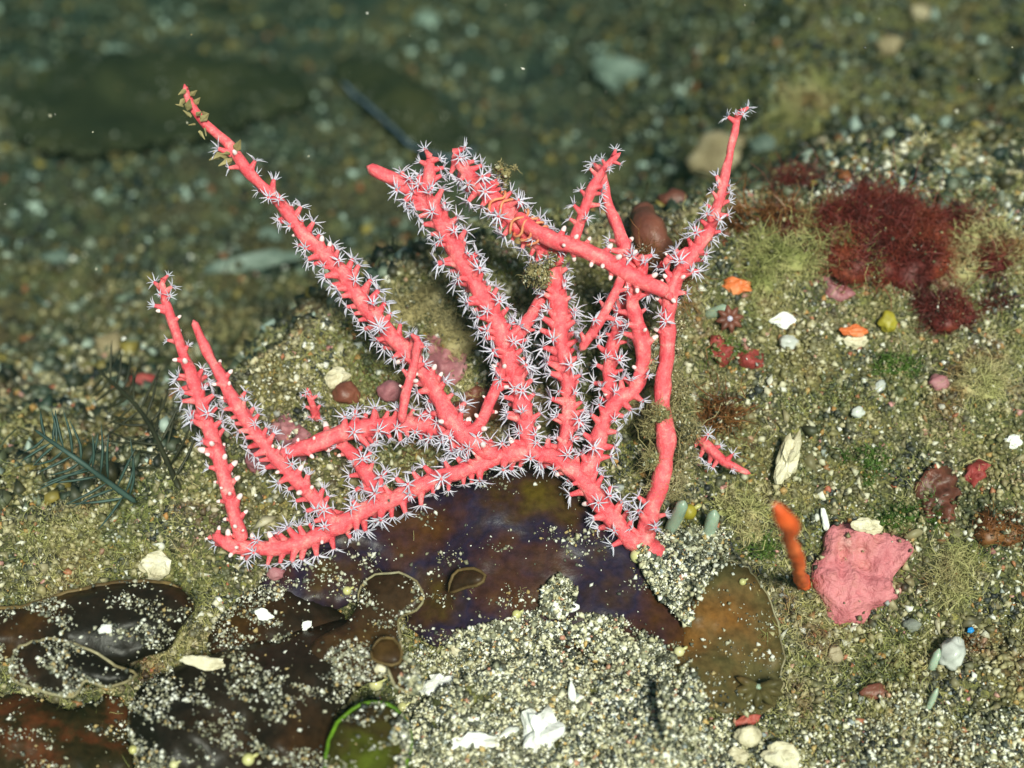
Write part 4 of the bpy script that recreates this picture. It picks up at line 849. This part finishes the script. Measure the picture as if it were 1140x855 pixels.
for i, (px, py, r, li, lab) in enumerate([(708, 620, 8, .2, 'largest yellow bead hanging just below the fan base'), (419, 762, 8, .16, 'yellow bead between the green-edged blade and the small oval blade'), (448, 788, 6, .16, 'yellow bead at the right of the green-edged blade'), (575, 684, 5, .19, 'yellow bead in the middle of the largest blade, left of the white chip'), (282, 842, 7, .14, 'yellow bead on the broad dark blade at the bottom edge'), (202, 847, 5, .13, 'pale bead at the bottom edge, left of the yellow bead on the broad blade'), (151, 834, 5, .13, 'pale bead on the left rim of the broad dark blade'), (733, 651, 7, .12, 'yellow bead in the sand between the largest and the olive-brown blade'), (756, 726, 6, .16, 'yellow bead at the left side of the olive-brown blade'), (826, 648, 4, .16, 'tiny bead near the top of the olive-brown blade'), (632, 738, 5, .14, 'yellow bead in the bright sand above the knobbly rubble'), (388, 658, 5, .18, 'tan bead beside the round lobe of the brown fan-shaped blade'), (766, 571, 9, .06, 'olive bead between the two pale mint tubes'), (755, 580, 5, .08, 'small pale bead touching the leaning mint tube')]):
    o = empty('bead', surf1(px, py, .6 * r * .0017)); s = scale_at(o.location)
    bm = bmesh.new(); bmesh.ops.create_icosphere(bm, subdivisions=3, radius=r * s)
    for v in bm.verts: v.co *= 1 + .06 * noise.noise(v.co * 60 + Vector((i, 0, 0)))
    me = bpy.data.meshes.new('bulb'); bm.to_mesh(me); bm.free(); me.materials.append(M['bead'] if px != 766 else M['yellow']); me.polygons.foreach_set('use_smooth', [True] * len(me.polygons)); obj('bulb', me, o)
    V, F = tube(*catmull([np.array([.5, .1, .3]) * r * s, np.array([1.2, .3, .7]) * r * s, np.array([1.6, .9, .3]) * r * s], [r * s * .25, r * s * .3, r * s * .2], .003), 6, .2, i); obj('neck', mesh_py('neck', V, F, M['bead']), o)
    tag(o, lab, 'bead', GB)
# blue-eyed speck on the lower right
o = lump('blue_speck', 1078, 703, 4, 3, M['blue'], 'tiny vivid blue speck on brown weed at the lower right', 'speck', 91, 10, .3, .6, .06)
weed(1080, 712, 14, 240, 10, M['brown_alga'], 'small brown weed sprig carrying the blue speck at the lower right', 93, (.8, .6, 1.2), core=.6)

# specks drifting in the water
n = 90; px = rng.uniform(0, 1140, n); py = rng.uniform(0, 855, n); dd = rng.uniform(2.2, 2.9, n)
pp = np.array([P(a, b_, d) for a, b_, d in zip(px, py, dd)]); k = pp[:, 2] > height(pp[:, 0], pp[:, 1]) + .03; pp = pp[k]
tag(grains('drifting_specks', pp, .0022 * np.exp(rng.normal(0, .4, len(pp))), M['dust']), 'tiny pale specks drifting in the water in front of the background', 'specks', kind='stuff')
print('polyps', npol)

# ---------------------------------------------------------------- the water itself
bm = bmesh.new(); bmesh.ops.create_cube(bm, size=1.0)
for v in bm.verts: v.co = Vector((v.co.x * 640, v.co.y * 640, -8 if v.co.z < 0 else 2.1))
me = bpy.data.meshes.new('haze'); bm.to_mesh(me); bm.free()
hm = bpy.data.materials.new('water_mat'); hm.use_nodes = True; hn = hm.node_tree.nodes; hl = hm.node_tree.links
hn.remove(hn['Principled BSDF']); pv = hn.new('ShaderNodeVolumePrincipled'); hl.new(pv.outputs[0], hn['Material Output'].inputs['Volume'])
pv.inputs['Color'].default_value = (.035, .085, .055, 1); pv.inputs['Absorption Color'].default_value = (.26, .66, .44, 1); pv.inputs['Density'].default_value = .105; pv.inputs['Anisotropy'].default_value = .4
me.materials.append(hm); hz = obj('haze', me); tag(hz, 'faint greenish sea water filling the whole scene', 'water', kind='stuff')
